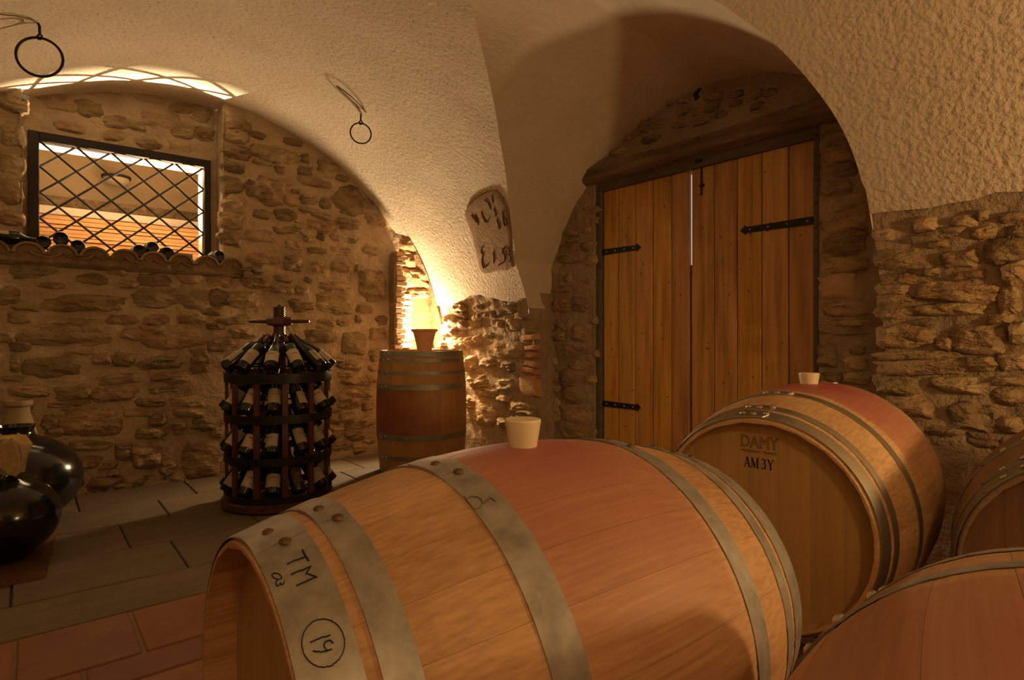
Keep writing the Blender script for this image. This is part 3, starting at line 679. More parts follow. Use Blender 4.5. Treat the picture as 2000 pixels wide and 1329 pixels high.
def leaf(name, edges, hinge_y, tip_dir, top, label):
    root = empty(name, (3.2, edges[0], .03)); tag(root, label, kind='structure')
    inv = Matrix.Translation(-root.location)
    def P(mb_, nm, mat, sm=30, lab=None, par=root):
        o = mb_.build(nm, mat, par, smooth=sm)
        if par is root: o.matrix_parent_inverse = inv
        if lab: o['label'] = lab
        return o
    for a, c in zip(edges[:-1], edges[1:]):
        lo, hi = min(a, c), max(a, c)
        P(MB().box((3.198 + random.uniform(-.0015, .0015), lo + .003, .03), (3.226, hi - .003, top + random.uniform(-.004, .004)), .0025), 'plank', m_pine)
        for q in range(random.randint(4, 7)):              # knots
            y = random.uniform(lo + .02, hi - .02); z = random.uniform(.15, top - .08); rk = random.uniform(.003, .0065)
            P(MB().add([(3.1955, y + rk * math.cos(t * PI / 5), z + rk * 1.5 * math.sin(t * PI / 5)) for t in range(10)] + [(3.2, y + rk * 1.05 * math.cos(t * PI / 5), z + rk * 1.55 * math.sin(t * PI / 5)) for t in range(10)],
                     [tuple(range(10))[::-1]] + [(t, (t + 1) % 10, 10 + (t + 1) % 10, 10 + t) for t in range(10)]), 'knot', m_knot)
    for z in (.45, 1.0, 1.62): P(MB().box((3.237, min(edges) + .03, z), (3.26, max(edges) - .03, z + .1)), 'ledger', m_pine)
    for z in (.53, 1.615 if name == 'door_1' else 1.625):
        ln = .33 if name == 'door_1' else .41
        y0 = hinge_y; y1 = hinge_y + tip_dir * ln; wv = .021
        xs = (3.187, 3.1965)
        prof_ = [(y0 - tip_dir * .03, -wv), (y1 - tip_dir * .035, -wv * .8), (y1 - tip_dir * .03, -wv * 1.25), (y1, 0), (y1 - tip_dir * .03, wv * 1.25), (y1 - tip_dir * .035, wv * .8), (y0 - tip_dir * .03, wv)]
        V = [(x, a, z + c) for x in xs for a, c in prof_]; n = len(prof_)
        Fs = [tuple(range(n)), tuple(range(n, 2 * n))[::-1]] + [(i, n + i, n + (i + 1) % n, (i + 1) % n) for i in range(n)]
        h = P(MB().add(V, Fs), 'strap_hinge', m_iron, lab='black iron strap hinge with a pointed tip')
        for q in range(4):
            y = y0 + tip_dir * (.03 + (ln - .09) * q / 3)
            MB().lathe([(.006, 0), (.0045, -.003), (.0001, -.004)], 8, axis='x', c=(3.187, y, z)).build('bolt', m_rivet2, h, smooth=60)
        MB().tube([(3.182, y0 - tip_dir * .035, z - .05), (3.182, y0 - tip_dir * .035, z + .05)], .011, 10).build('pintle', m_iron, h, smooth=40)
    return root, P
ed1 = [2.850, 2.714, 2.565, 2.42, 2.272, 2.139]; ed2 = [2.127, 1.968, 1.819, 1.67, 1.519, 1.379]
d1, P1 = leaf('door_1', ed1, 2.845, -1, 2.058, 'left leaf of the pine plank door')
d2, P2 = leaf('door_2', ed2, 1.385, 1, 2.058, 'right leaf of the pine plank door')
P1(MB().box((3.229, 2.150, .03), (3.236, 2.85, 2.062)), 'backing', m_framewood)  # added unseen sheets behind both leaves, block daylight through the plank gaps
P2(MB().box((3.229, 1.379, .03), (3.236, 2.126, 2.062)), 'backing', m_framewood)
P2(MB().box((3.215, 2.122, .03), (3.245, 2.16, 1.46), .003), 'cover_strip', m_oldwood)
bo = P2(MB().tube([(3.19, 2.05, 1.88), (3.19, 2.05, 2.11)], .0055, 8), 'bolt_rod', m_iron)
MB().box((3.186, 2.035, 1.93), (3.199, 2.065, 1.945)).build('bolt_keeper', m_iron, bo)
MB().box((3.15, 2.03, 2.075), (3.175, 2.07, 2.09)).build('bolt_keeper', m_iron, bo)

# ------------------------------------------------------------------ window, sill tiles, the passage behind
win = empty('window_1', (.533, 4.9, 1.5)); tag(win, 'dark wooden window with a diagonal iron lattice', kind='structure')
OX0, OX1, OZ0, OZ1 = .058, 1.022, 1.54, 2.275
inb(win, MB().box((WX0, 4.865, 1.5), (OX0, 4.945, WZ1), .004), 'frame_side', m_darkframe)
inb(win, MB().box((OX1, 4.865, 1.5), (WX1, 4.945, WZ1), .004), 'frame_side', m_darkframe)
inb(win, MB().box((OX0, 4.865, OZ1), (OX1, 4.945, WZ1), .004), 'frame_head', m_darkframe)
inb(win, MB().box((OX0, 4.865, 1.5), (OX1, 4.945, OZ0), .004), 'frame_sill', m_darkframe)
dx, dz = .193, .166; sl = dz / dx
def clip_line(x0, z0, s):
    pts_ = []
    for X in (OX0, OX1):
        z = z0 + s * (X - x0)
        if OZ0 <= z <= OZ1: pts_.append((X, z))
    for Z in (OZ0, OZ1):
        x = x0 + (Z - z0) / s
        if OX0 < x < OX1: pts_.append((x, Z))
    return sorted(pts_)[:2] if len(pts_) >= 2 else None
for s, yy in ((-sl, 4.893), (sl, 4.905)):
    for k in range(-9, 12):
        c = clip_line(OX0, OZ1 + .005 + (-k if s > 0 else k) * dz, s)
        if c and math.dist(c[0], c[1]) > .03:
            inb(win, MB().tube([(c[0][0], yy, c[0][1]), (c[1][0], yy, c[1][1])], .0075, 6), 'lattice_bar', m_ironbar, 40)
# whitewashed splay through the wall and the passage
pa = MB()
wall_grid(pa, [OX0 - .02, OX1 + .02], [4.945, 5.30], lambda u, v: (u, v, 2.285 + .12 * (v - 4.945)))
wall_grid(pa, [4.945, 5.30], [1.5, 2.36], lambda u, v: (OX1 + .012 + .10 * (u - 4.945), u, v))
wall_grid(pa, [4.945, 5.30], [1.5, 2.36], lambda u, v: (OX0 - .012 - .10 * (u - 4.945), u, v))
wall_grid(pa, [OX0 - .02, OX1 + .02], [4.94, 5.32], lambda u, v: (u, v, 1.503))
tag(pa.build('wall_splay', m_reveal, None), 'whitewashed splay of the window opening', kind='structure')
pb = MB()
wall_grid(pb, steps([-2.6, 3.4], .3), steps([.4, 3.2], .3), lambda u, v: (u, 6.5 + mort((u, v, 1)), v))
wall_grid(pb, [-2.6, 3.4], [5.29, 6.6], lambda u, v: (u, v, 3.0))
wall_grid(pb, [-2.6, 3.4], [5.29, 6.6], lambda u, v: (u, v, .5))
for X in (-2.55, 3.35): wall_grid(pb, [5.29, 6.6], [.4, 3.2], lambda u, v, X=X: (X, u, v))
wall_grid(pb, steps([-2.6, OX0 - .045, OX1 + .045, 3.4], .5), steps([.4, 1.5, 2.325, 3.2], .5), lambda u, v: (u, 5.30, v), lambda u, v: OX0 - .045 < u < OX1 + .045 and 1.5 < v < 2.325)
wall_passage = pb.build('wall_passage', m_passage, None, smooth=180); tag(wall_passage, 'plastered passage wall seen through the lattice', kind='structure')
MB().box((-2.4, 6.22, 2.085), (3.2, 6.5, 2.185), .008).build('trim_3', m_oldwood, None, smooth=30); tag(bpy.data.objects['trim_3'], 'dark beam along the passage wall', kind='structure')
MB().box((-2.4, 6.0, 1.995), (3.2, 6.5, 2.06), .004).build('trim_4', m_reveal, None, smooth=30); tag(bpy.data.objects['trim_4'], 'white ledge along the passage wall', kind='structure')
stack = empty('board_stack', (.4, 6.1, 1.45)); tag(stack, 'stack of orange boards lying under the white ledge beyond the lattice', 'boards')
z = 1.46; k = 0
random.seed(5)
while z < 1.965:
    h_ = random.choice((.022, .03, .036)); y0 = 5.86 + random.uniform(0, .05)
    inb(stack, MB().box((-1.6 + random.uniform(-.1, .1), y0, z), (2.5 + random.uniform(-.1, .1), 6.2, z + h_ - .004), .002), 'board', m_board); z += h_
for zz in (.5,): inb(stack, MB().box((-1.5, 5.9, .5), (2.4, 6.18, 1.46)), 'trestle', m_oldwood)
pl = empty('bulkhead_lamp', (.62, 6.49, 2.38)); tag(pl, 'oval bulkhead lamp on the passage wall beyond the lattice', 'lamp')
inb(pl, MB().lathe([(.0001, 0), (.115, 0), (.115, .02), (.0001, .03)], 24, c=(.62, 6.40, 2.44)), 'cap', m_black, 40)
inb(pl, MB().lathe([(.10, .0), (.098, -.03), (.07, -.055), (.0001, -.065)], 24, c=(.62, 6.40, 2.44)), 'glass', m_lampglass, 60)
inb(pl, MB().box((.57, 6.40, 2.42), (.67, 6.50, 2.44)), 'bracket', m_black)
fl_ = empty('flood_lamp', (.9, 5.2, 1.503)); tag(fl_, 'small floodlight standing on the outer window sill behind the lattice', 'lamp')
inb(fl_, MB().box((.80, 5.158, 1.503), (1.0, 5.166, 1.655)).box((.80, 5.158, 1.503), (1.0, 5.27, 1.515)), 'housing', m_black)

led = empty('roof_tile_ledge', (.4, 4.7, 1.5)); tag(led, 'ledge of curved clay roof tiles under the lattice window', 'tiles')
for k in range(-4, 8):
    x = .005 + .1625 * k
    for up in (1, 0):
        V = []; F = []; n = 12; cx = x + (0 if up else .0813); rr0 = .082
        for yi, y in enumerate((4.575, 4.585, 4.74, 4.895)):
            if x > NX1 - .02 or x < NX0 - .05:
                y = min(y, 4.72)
            for th in (.0, .014):
                for j in range(n + 1):
                    a = PI * j / n * .92 + PI * .04; r = (rr0 - .006 * yi / 3) - th
                    zz = (r * math.sin(a)) * .92 + 1.509 if up else 1.535 - r * math.sin(a) * .45
                    V.append((cx + r * math.cos(a), y - (.02 if not up else 0) * 0 + (.012 if not up and yi == 0 else 0), zz + .02 * (y - 4.575)))
        m2 = 2 * (n + 1)
        for i in range(3):
            for j in range(n):
                for q in (0, n + 1):
                    F.append((i * m2 + q + j, i * m2 + q + j + 1, (i + 1) * m2 + q + j + 1, (i + 1) * m2 + q + j))
        for j in range(n): F.append((j, j + 1, n + 2 + j, n + 1 + j))
        inb(led, MB().add(V, F), 'roof_tile', m_rooftile, 50)

bed = MB(); V = []; F = []; n = 260
for i in range(n + 1):
    x = -.70 + (1.40 + .70) * i / n
    ph = ((x - .005) / .1625 + .5) % 1 - .5
    zt_ = 1.515 + .060 * math.sqrt(max(0, 1 - (ph * 2 / 1.02) ** 2)) - .004 + .004 * nz((x * 14, 0, 3), 1, 3)
    if x > 1.225: zt_ = 1.45
    V += [(x, 4.60 + .006 * nz((x, 2, 1), 12, 3), zt_), (x, 4.71, zt_ + .004), (x, 4.615 + .006 * nz((x, 2, 5), 12, 3), 1.47), (x, 4.71, 1.44)]
for i in range(n):
    a, b = i * 4, i * 4 + 4; F += [(a, b, b + 1, a + 1), (a + 2, b + 2, b, a), (a + 3, b + 3, b + 2, a + 2)]
inb(led, bed.add(V, F), 'mortar_bed', m_rooftile, 60)

# ------------------------------------------------------------------ bottles
def bottle_proto(name='wine_bottle', burg=False, dark=False):
    r = empty(name); rb = .0405 if burg else .038
    if burg: prof = [(.0001, .012), (.025, .008), (.036, .0), (rb, .006), (rb, .13), (.037, .155), (.028, .19), (.0185, .225), (.0145, .25)]
    else: prof = [(.0001, .012), (.025, .008), (.034, .0), (rb, .006), (rb, .185), (.036, .198), (.027, .212), (.0175, .228), (.0145, .245)]
    MB().lathe(prof, 24).build('glass_body', m_glass, r, smooth=50)
    MB().lathe([(.0148, .245), (.0148, .288), (.0165, .289), (.0165, .298), (.0001, .30)], 16).build('capsule', m_capsule, r, smooth=40)
    l0, l1 = (.035, .115) if burg else (.045, .14)
    lb_ = MB().lathe([(rb + .0004, l0), (rb + .0012, l0), (rb + .0012, l1), (rb + .0004, l1)], 14, a0=-1.25, a1=1.25).build('paper_label', m_labeldark if dark else m_label, r, smooth=60)
    MB().lathe([(rb + .0013, l0 + .052), (rb + .0016, l0 + .052), (rb + .0016, l0 + .060), (rb + .0013, l0 + .060)], 8, a0=-.5, a1=.5).build('printed_line', m_labelink, lb_, smooth=60)
    return r
ORD = ['leftmost', 'second from the left', 'third from the left', 'fourth from the left', 'fifth from the left', 'sixth from the left', 'seventh from the left', 'eighth from the left', 'rightmost']
# --- the carousel
RC = Vector((1.20, 3.72, 0)); RR = .30
rack = empty('bottle_carousel', RC); tag(rack, 'round dark wooden wine rack with a screw post, holding four tiers of bottles', 'wine rack')
MB().lathe([(.0001, 0), (.30, 0), (.325, .012), (.325, .045), (.30, .06), (.0001, .06)], 48).build('base', m_rackwood, rack, smooth=40)
MB().lathe([(.06, .06), (.05, .1), (.045, .9), (.06, .92), (.06, .955)], 20).build('centre_post', m_rackwood, rack, smooth=40)
scr = []
for k in range(15): z = 1.02 + .012 * k; scr += [(.036, z), (.036, z + .004), (.031, z + .006), (.031, z + .010)]
MB().lathe([(.05, .94), (.036, .96)] + [(.036, .963), (.031, .97), (.031, .975), (.036, .98), (.036, .985), (.031, .99), (.031, .995), (.036, 1.0), (.036, 1.01)] + scr[4:] + [(.036, 1.19), (.028, 1.197), (.010, 1.2), (.008, 1.208), (.0001, 1.21)], 20).build('screw', m_rackwood, rack, smooth=30)
nut = MB().lathe([(.036, 1.075), (.072, 1.08), (.078, 1.09), (.078, 1.12), (.072, 1.13), (.036, 1.135)], 8).build('nut', m_rackwood, rack, smooth=20)
ca = RT * .18
MB().tube([Vector((0, 0, 1.105)) + RT * t for t in (-.185, -.18, -.12, .12, .18, .185)], [.006, .010, .012, .012, .010, .006], 10).build('handle_bar', m_rackwood, nut, smooth=40)
fc = math.atan2(-FW.y, -FW.x) + math.atan2(RC.dot(RT), RC.dot(FW)) * 1      # bearing that faces the camera
toc = math.atan2(-RC.y, -RC.x)
TIER = [.80, .555, .315, .085]
for q, (z0, hb) in enumerate(((.742, .055), (.510, .05), (.272, .045), (.045, .045))):
    MB().lathe([(RR + .004, z0), (RR + .010, z0), (RR + .010, z0 + hb), (RR + .004, z0 + hb), (RR + .004, z0)], 48).build('band', m_rackband, rack, smooth=40)
    if q < 3:
        for r_ in (.12, .21): MB().tube([(r_ * math.cos(a * PI / 16), r_ * math.sin(a * PI / 16), z0 + .05 + (.27 - r_) * .75) for a in range(32)], .006, 6, closed=True).build('inner_ring', m_rackband, rack, smooth=60)
def bear(phi): return toc + R_(phi)              # +phi runs to the right in the picture
for k in range(12):
    a = bear(6 + 30 * k); c, s = math.cos(a), math.sin(a)
    u = Vector((c, s, 0)); t = Vector((-s, c, 0)); V = []
    for z in (.055, .80):
        for (q, e) in ((.0, -.016), (.0, .016), (-.018, .016), (-.018, -.016)): V.append(u * (RR + .002 + q) + t * e + Vector((0, 0, z)))
    MB().add(V, [(0, 1, 5, 4), (1, 2, 6, 5), (2, 3, 7, 6), (3, 0, 4, 7), (4, 5, 6, 7), (3, 2, 1, 0)]).build('upright', m_rackwood, rack)
proto = {0: bottle_proto(), 1: bottle_proto(burg=True), 2: bottle_proto(dark=True)}
used = set()
def new_bottle(kind):
    if kind not in used: used.add(kind); return proto[kind]
    return copy_tree(proto[kind])
def place_bottle(kind, base, axis, face, label, group):
    """base: centre of the foot, axis: foot to neck, face: the direction the paper label looks"""
    o = new_bottle(kind); z = Vector(axis).normalized(); x = Vector(face); x = (x - z * x.dot(z)).normalized(); y = z.cross(x)
    o.rotation_mode = 'QUATERNION'
    o.rotation_quaternion = Matrix((x, y, z)).transposed().to_quaternion(); o.location = base
    return tag(o, label, 'bottle', group)
random.seed(21)
tn = ['top tier', 'second tier', 'third tier', 'bottom tier']
dark_set = {(3, 3)}
for ti, zb in enumerate(TIER):
    tilt = R_(50) if ti == 0 else R_(38)
    phis = [-10 + 30 * k + ([0, 5, 3, 2][ti]) for k in range(-6, 6)]
    phis = sorted(((p + 180) % 360) - 180 for p in phis)
    front = [p for p in phis if abs(p) < 97]
    for p in phis:
        pp = p + random.uniform(-2, 2); a = bear(pp); u = Vector((math.cos(a), math.sin(a), 0))
        ax = -u * math.sin(tilt) + Vector((0, 0, math.cos(tilt)))
        base = RC + u * (RR + .012) + Vector((0, 0, zb + .025 + random.uniform(-.004, .004)))
        kind = 1 if random.random() < .4 else 0
        roll = u + Vector((-u.y, u.x, 0)) * random.uniform(-.35, .35) * (1 if ti == 0 else 2.4)
        if p in front:
            i = front.index(p); d = (ti, i) in dark_set
            if d: kind = 2
            w_ = 'dark wine bottle with %s label, %s of the carousel, %s' % ('a near-black' if d else 'a cream', tn[ti], ORD[i] if i < len(front) - 1 else 'rightmost')
            place_bottle(kind, base, ax, roll, w_, 'bottles on the wine carousel')
        else:
            place_bottle(kind, base, ax, roll, 'wine bottle round the back of the carousel on its %s' % tn[ti], 'rear bottles on the %s' % tn[ti])
# --- bottles lying on the roof tiles
lying = [(-.18, 4.66, 1.592, 'x'), (.075, 4.60, 1.592, 'y'), (.16, 4.61, 1.625, 'y'), (.245, 4.60, 1.585, 'y'), (.575, 4.60, 1.585, 'y'), (.655, 4.63, 1.62, 'y'), (.735, 4.60, 1.585, 'y'), (1.065, 4.62, 1.592, 'y')]
for i, (x, y, z, d) in enumerate(lying):
    if d == 'x': place_bottle(0, (x - .05, y - .02, z + .02), (1, .12, -.02), (0, 0, 1), 'dark bottle lying sideways along the roof tiles, leftmost on the ledge', 'bottles lying on the tile ledge')
    else: place_bottle(0 if i % 2 else 1, (x, y, z), (random.uniform(-.05, .05), 1, .02), (0, 0, 1), 'dark bottle lying foot forward on the roof tiles, %s on the ledge' % (ORD[i] if i < len(lying) - 1 else 'rightmost'), 'bottles lying on the tile ledge')

# ------------------------------------------------------------------ barrels
L2, RB, RH = .475, .35, .285
BP = [RB, RH, L2, 2.0]
def br(s): return BP[0] - (BP[0] - BP[1]) * (max(0, math.sqrt(s * s + .0009) - .03) / (BP[2] - .03)) ** BP[3]
def make_barrel(name, loc, rot, m_st, m_hp, m_hd, m_rv, hoops, label, nst=27, seed=0, rv_ang=-.15, rv_n=2, lap=1, rb=RB, rh=RH, ln=.475, pw=2.0):
    global L2
    BP[:] = [rb, rh, ln, pw]; L2 = ln
    rnd = random.Random(seed); root = empty(name, loc, rot); tag(root, label, 'barrel')
    ws = [rnd.uniform(.75, 1.25) for _ in range(nst)]; tot = sum(ws); a = -ws[0] / tot * PI
    ss = [-L2, -L2 + .012, -L2 + .03] + list(np.linspace(-L2 + .06, L2 - .06, 15)) + [L2 - .03, L2 - .012, L2]
    for wv in ws:
        d = wv / tot * 2 * PI; a0, a1 = a + .0005, a + d - .0005; a += d; V = []; F = []; n = 5; g = .0025
        off = rnd.uniform(-.0006, .0006)
        for s in ss:
            ro = br(s) + off - (.006 if abs(s) == L2 else 0)
            e = max(0, (abs(s) - (L2 - .055)) / .055)
            ri = br(s) - .027 + .016 * e
            for j in range(n):                          # outer face, edges eased
                t = j / (n - 1); V.append((s, (ro - (.0005 if j in (0, n - 1) else 0)) * math.sin(a0 + (a1 - a0) * t), (ro - (.0005 if j in (0, n - 1) else 0)) * math.cos(a0 + (a1 - a0) * t)))
            for t in (1, 0): V.append((s, ri * math.sin(a0 + (a1 - a0) * t), ri * math.cos(a0 + (a1 - a0) * t)))
        m = n + 2
        for k in range(len(ss) - 1):
            for j in range(m): F.append((k * m + j, (k + 1) * m + j, (k + 1) * m + (j + 1) % m, k * m + (j + 1) % m))
        F.append(tuple(range(m))); F.append(tuple((len(ss) - 1) * m + j for j in range(m))[::-1])
        MB().add(V, F).build('stave', m_st, root, smooth=40)
    for sg in (-1, 1):                                  # heads of upright boards
        s0 = sg * (L2 - .052); rh = br(s0) - .020; nb = 7; wd = 2 * rh / nb
        for k in range(nb):
            y0, y1 = -rh + k * wd + .0002, -rh + (k + 1) * wd - .0002
            ys = [y0 + (y1 - y0) * q / 4 for q in range(5)]
            out = [(y, math.sqrt(max(0, rh * rh - y * y))) for y in ys] + [(y, -math.sqrt(max(0, rh * rh - y * y))) for y in reversed(ys)]
            n = len(out); V = [(s0 + x, y, z) for x in (0, -sg * .022) for y, z in out]
            F = [tuple(range(n)), tuple(range(n, 2 * n))[::-1]] + [(i, (i + 1) % n, n + (i + 1) % n, n + i) for i in range(n)]
            MB().add(V, F).build('head_board', m_hd, root)
    hp = []
    for hi, (s0, s1) in enumerate(hoops):
        th = .0022
        prof = [(br(s0) + .0006, s0), (br(s0) + th, s0), (br((s0 + s1) / 2) + th, (s0 + s1) / 2), (br(s1) + th, s1), (br(s1) + .0006, s1)]
        mb = MB().lathe(prof, 72, axis='x')
        c0 = rv_ang; c1 = rv_ang + .34 * lap                 # lapped end of the hoop, rounded
        pr2 = []; n = 10; V = []; F = []
        for j in range(n + 1):
            t = j / n; aa = c0 + (c1 - c0) * t; sh = .5 * (1 - math.sqrt(max(0, 1 - max(0, (t - .85) / .15) ** 2)) * .95 - .05)
            for q in (0, .5, 1):
                s = s0 + (s1 - s0) * (sh + (1 - 2 * sh) * q)
                for rr_ in (th, th + .0022 * min(1, t * 8)): V.append((s, (br(s) + rr_) * math.sin(aa), (br(s) + rr_) * math.cos(aa)))
        for j in range(n):
            b0 = j * 6; b1 = b0 + 6
            F += [(b0 + 1, b0 + 3, b1 + 3, b1 + 1), (b0 + 3, b0 + 5, b1 + 5, b1 + 3), (b0, b0 + 1, b1 + 1, b1), (b0 + 5, b0 + 4, b1 + 4, b1 + 5)]
        F += [(0, 1, 3, 2), (2, 3, 5, 4), (n * 6, n * 6 + 2, n * 6 + 3, n * 6 + 1), (n * 6 + 2, n * 6 + 4, n * 6 + 5, n * 6 + 3)]
        mb.add(V, F)
        h = mb.build('hoop', m_hp, root, smooth=40); hp.append(h)
        for q in range(rv_n):
            aa = c0 + lap * (-.02 * (lap > 0) + .10 * (lap < 0) + .16 * q * (2 / max(2, rv_n))); sm = (s0 + s1) / 2 + (-.004 if q % 2 else .004); r0 = br(sm) + .0042
            rv = MB().lathe([(.0001, .0045), (.004, .004), (.0075, .002), (.0085, -.001)], 12)
            u = Vector((0, math.sin(aa), math.cos(aa)))
            o = rv.build('rivet', m_rv, h, smooth=60, loc=u * r0 + Vector((sm, 0, 0))); o.rotation_euler = u.to_track_quat('Z', 'Y').to_euler()
    return root, hp
def sym(l): return l + [(-b, -a) for a, b in l]
hoops6 = [(-.4805, -.414), (-.398, -.3555), (-.209, -.155), (.2075, .258), (.362, .400), (.418, .479)]
b1, hp1 = make_barrel('wine_barrel', (.7066, .8275, .4556), (0, 0, -.023), m_oak1, m_galv, m_head, m_rivet, hoops6,
                      'large oak barrel nearest the camera with a circled number on its grey end hoop', seed=1, rv_ang=-.14, rb=.361, rh=.281, ln=.4817, pw=1.72)
hoops6b = sym([(-.470, -.428), (-.412, -.386), (-.262, -.232)])
b2, hp2 = make_barrel('wine_barrel', (1.974, .870, .512), (0, 0, .147), m_oak2, m_steel, m_head, m_rivet2, hoops6b,
                      'oak barrel with bright hoops and stamped lettering on its round head', seed=2, rv_ang=.26, rv_n=3, lap=-1)
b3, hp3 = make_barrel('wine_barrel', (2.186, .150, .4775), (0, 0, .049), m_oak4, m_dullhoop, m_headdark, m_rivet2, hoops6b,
                      'weathered oak barrel with a dark head at the right edge, by the stone wall', seed=3, rv_ang=.6)
b4, hp4 = make_barrel('wine_barrel', (.592, -.0107, .456), (0, 0, .254), m_oak3, m_galv, m_head, m_rivet2, hoops6b,
                      'wine-stained oak barrel in the lower right corner, cut off by the frame', seed=4, rv_ang=.9)
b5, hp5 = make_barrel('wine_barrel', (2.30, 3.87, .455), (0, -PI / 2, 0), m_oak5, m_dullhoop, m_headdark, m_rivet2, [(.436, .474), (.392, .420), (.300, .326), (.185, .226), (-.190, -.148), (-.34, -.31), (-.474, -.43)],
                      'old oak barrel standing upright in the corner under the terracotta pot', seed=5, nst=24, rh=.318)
for o, k in ((b1, 1), (b2, 1), (b3, 1), (b4, 1), (b5, .95)): pass
b5.scale = (.95, .96, .96); L2 = .475
# --- bungs
def bung(p, s, label):
    o = MB().lathe([(.0001, -.02), (.022 * s, -.02), (.0335 * s, .050 * s), (.0335 * s, .053 * s), (.032 * s, .055 * s), (.0001, .0545 * s)], 32).build('bung', m_bung, None, smooth=45, loc=p)
    return tag(o, label, 'bung', 'silicone bungs in the barrels')
bung((.7066, .8275, .8105), 1.0, 'cream silicone bung in the large barrel nearest the camera')
bung((1.974, .870, .846), .92, 'small cream bung in the barrel with stamped lettering')
# --- barrel racks: low timber rails under each row
def rails(name, x0, x1, yc, zt, label, yaw=0):
    r = empty(name, ((x0 + x1) / 2, yc, 0), (0, 0, yaw)); tag(r, label, 'barrel rack'); hl = (x1 - x0) / 2
    for s in (-1, 1): MB().box((-hl, s * .19 - .04, zt - .10), (hl, s * .19 + .04, zt), .004).build('rail', m_timber, r, smooth=30)
    for q in (-.8, .8): MB().box((q * hl - .05, -.27, 0), (q * hl + .05, .27, zt - .10), .004).build('cross_beam', m_timber, r, smooth=30)
for (nm, bx, by, bz, yaw, lab) in (('barrel_rack', .7066, .8275, .4475, -.023, 'low timber rails under the large front barrel'), ('barrel_rack', 1.974, .87, .512, .147, 'low timber rails under the barrel with stamped lettering'),
                                   ('barrel_rack', 2.186, .15, .4775, .049, 'low timber rails under the weathered barrel at the right edge'), ('barrel_rack', .592, -.0107, .456, .254, 'low timber rails under the lower right barrel')):
    zt = bz - math.sqrt(RB ** 2 - .15 ** 2) + .0
    rails(nm, bx - .28, bx + .28, by, zt - .004, lab, yaw)

# --- handwriting on the front barrel's end hoop: pixel strokes traced onto the hoop itself
def hoop_uv_solver(root, srange, trange):
    RB, RH, L2, PW = .361, .281, .4817, 1.72
    mw = Matrix.Translation(root.location) @ Matrix.Rotation(root.rotation_euler.z, 4, 'Z')
    s = np.linspace(*srange, 140); th = np.linspace(*trange, 400); Sg, Tg = np.meshgrid(s, th, indexing='ij')
    r = RB - (RB - RH) * ((np.sqrt(Sg ** 2 + .0009) - .03) / (L2 - .03)) ** PW + .0026
    loc = np.stack([Sg, r * np.sin(Tg), r * np.cos(Tg)], -1)
    W = loc @ np.array(mw.to_3x3()).T + np.array(mw.translation)
    x = W @ np.array(RT); z = W @ np.array(FW); z = np.where(z < .05, .05, z)
    PX = 1000 + FPX * x / z; PY = YH + FPX * (H - W[..., 2]) / z
    def f(px, py):
        i = np.unravel_index(np.argmin((PX - px) ** 2 + (PY - py) ** 2), PX.shape)
        return Vector(loc[i])
    return f
hs = hoop_uv_solver(b1, (-.480, -.414), (-1.5, .2))
o7 = lambda a, c: hs(480 + a / 4.3, 1020 + c / 4.3)
def dens(pts_, n=5):
    out = []
    for (a, c), (d, e) in zip(pts_[:-1], pts_[1:]):
        for k in range(n): out.append((a + (d - a) * k / n, c + (e - c) * k / n))
    return out + [pts_[-1]]
def arc(cx, cy, rx, ry, a0, a1, n=16, rot=0):
    out = []
    for k in range(n + 1):
        t = R_(a0 + (a1 - a0) * k / n); x, y = rx * math.cos(t), ry * math.sin(t); c, s = math.cos(R_(rot)), math.sin(R_(rot)); out.append((cx + x * c - y * s, cy + x * s + y * c))
    return out
strokes = [([(475, 232), (500, 282), (530, 328)], .0021), ([(503, 288), (420, 322), (345, 352)], .0017),
           ([(380, 440), (470, 405), (548, 370), (508, 432), (597, 462), (500, 503), (424, 540)], .0017),
           (arc(260, 455, 42, 24, 0, 360, 18, 20), .0011), ([(262, 490), (250, 512), (262, 535), (285, 530), (290, 508), (300, 525), (320, 515), (325, 495)], .0011),
           (arc(650, 1018, 180, 203, 0, 360, 40), .0011),
           ([(540, 1010), (625, 978), (710, 948)], .0014), ([(565, 1085), (620, 1092), (690, 1085), (728, 1062)] + arc(698, 1038, 40, 42, 35, 330, 14), .0014)]
for pts_, r in strokes:
    q = [o7(a, c) for a, c in dens(pts_, 4)]
    q2 = [q[0]]
    for p in q[1:]:
        if (p - q2[-1]).length > .0009: q2.append(p)
    if len(q2) > 1: MB().tube(q2, r * .62, 6).build('lettering', m_ink, hp1[0], smooth=60)
hs3 = hoop_uv_solver(b1, (-.209, -.155), (-1.4, .2))
for pts_, r in ((arc(925, 983, 17, 13, 0, 360, 20), .0006), ([(908, 970), (912, 985), (906, 992)], .0008), ([(942, 985), (958, 972), (968, 980)], .0006)):
    q = [hs3(*p) for p in dens(pts_, 2)]; q2 = [q[0]]
    for p in q[1:]:
        if (p - q2[-1]).length > .0009: q2.append(p)
    MB().tube(q2, r, 6).build('lettering', m_rivet, hp1[2], smooth=60)
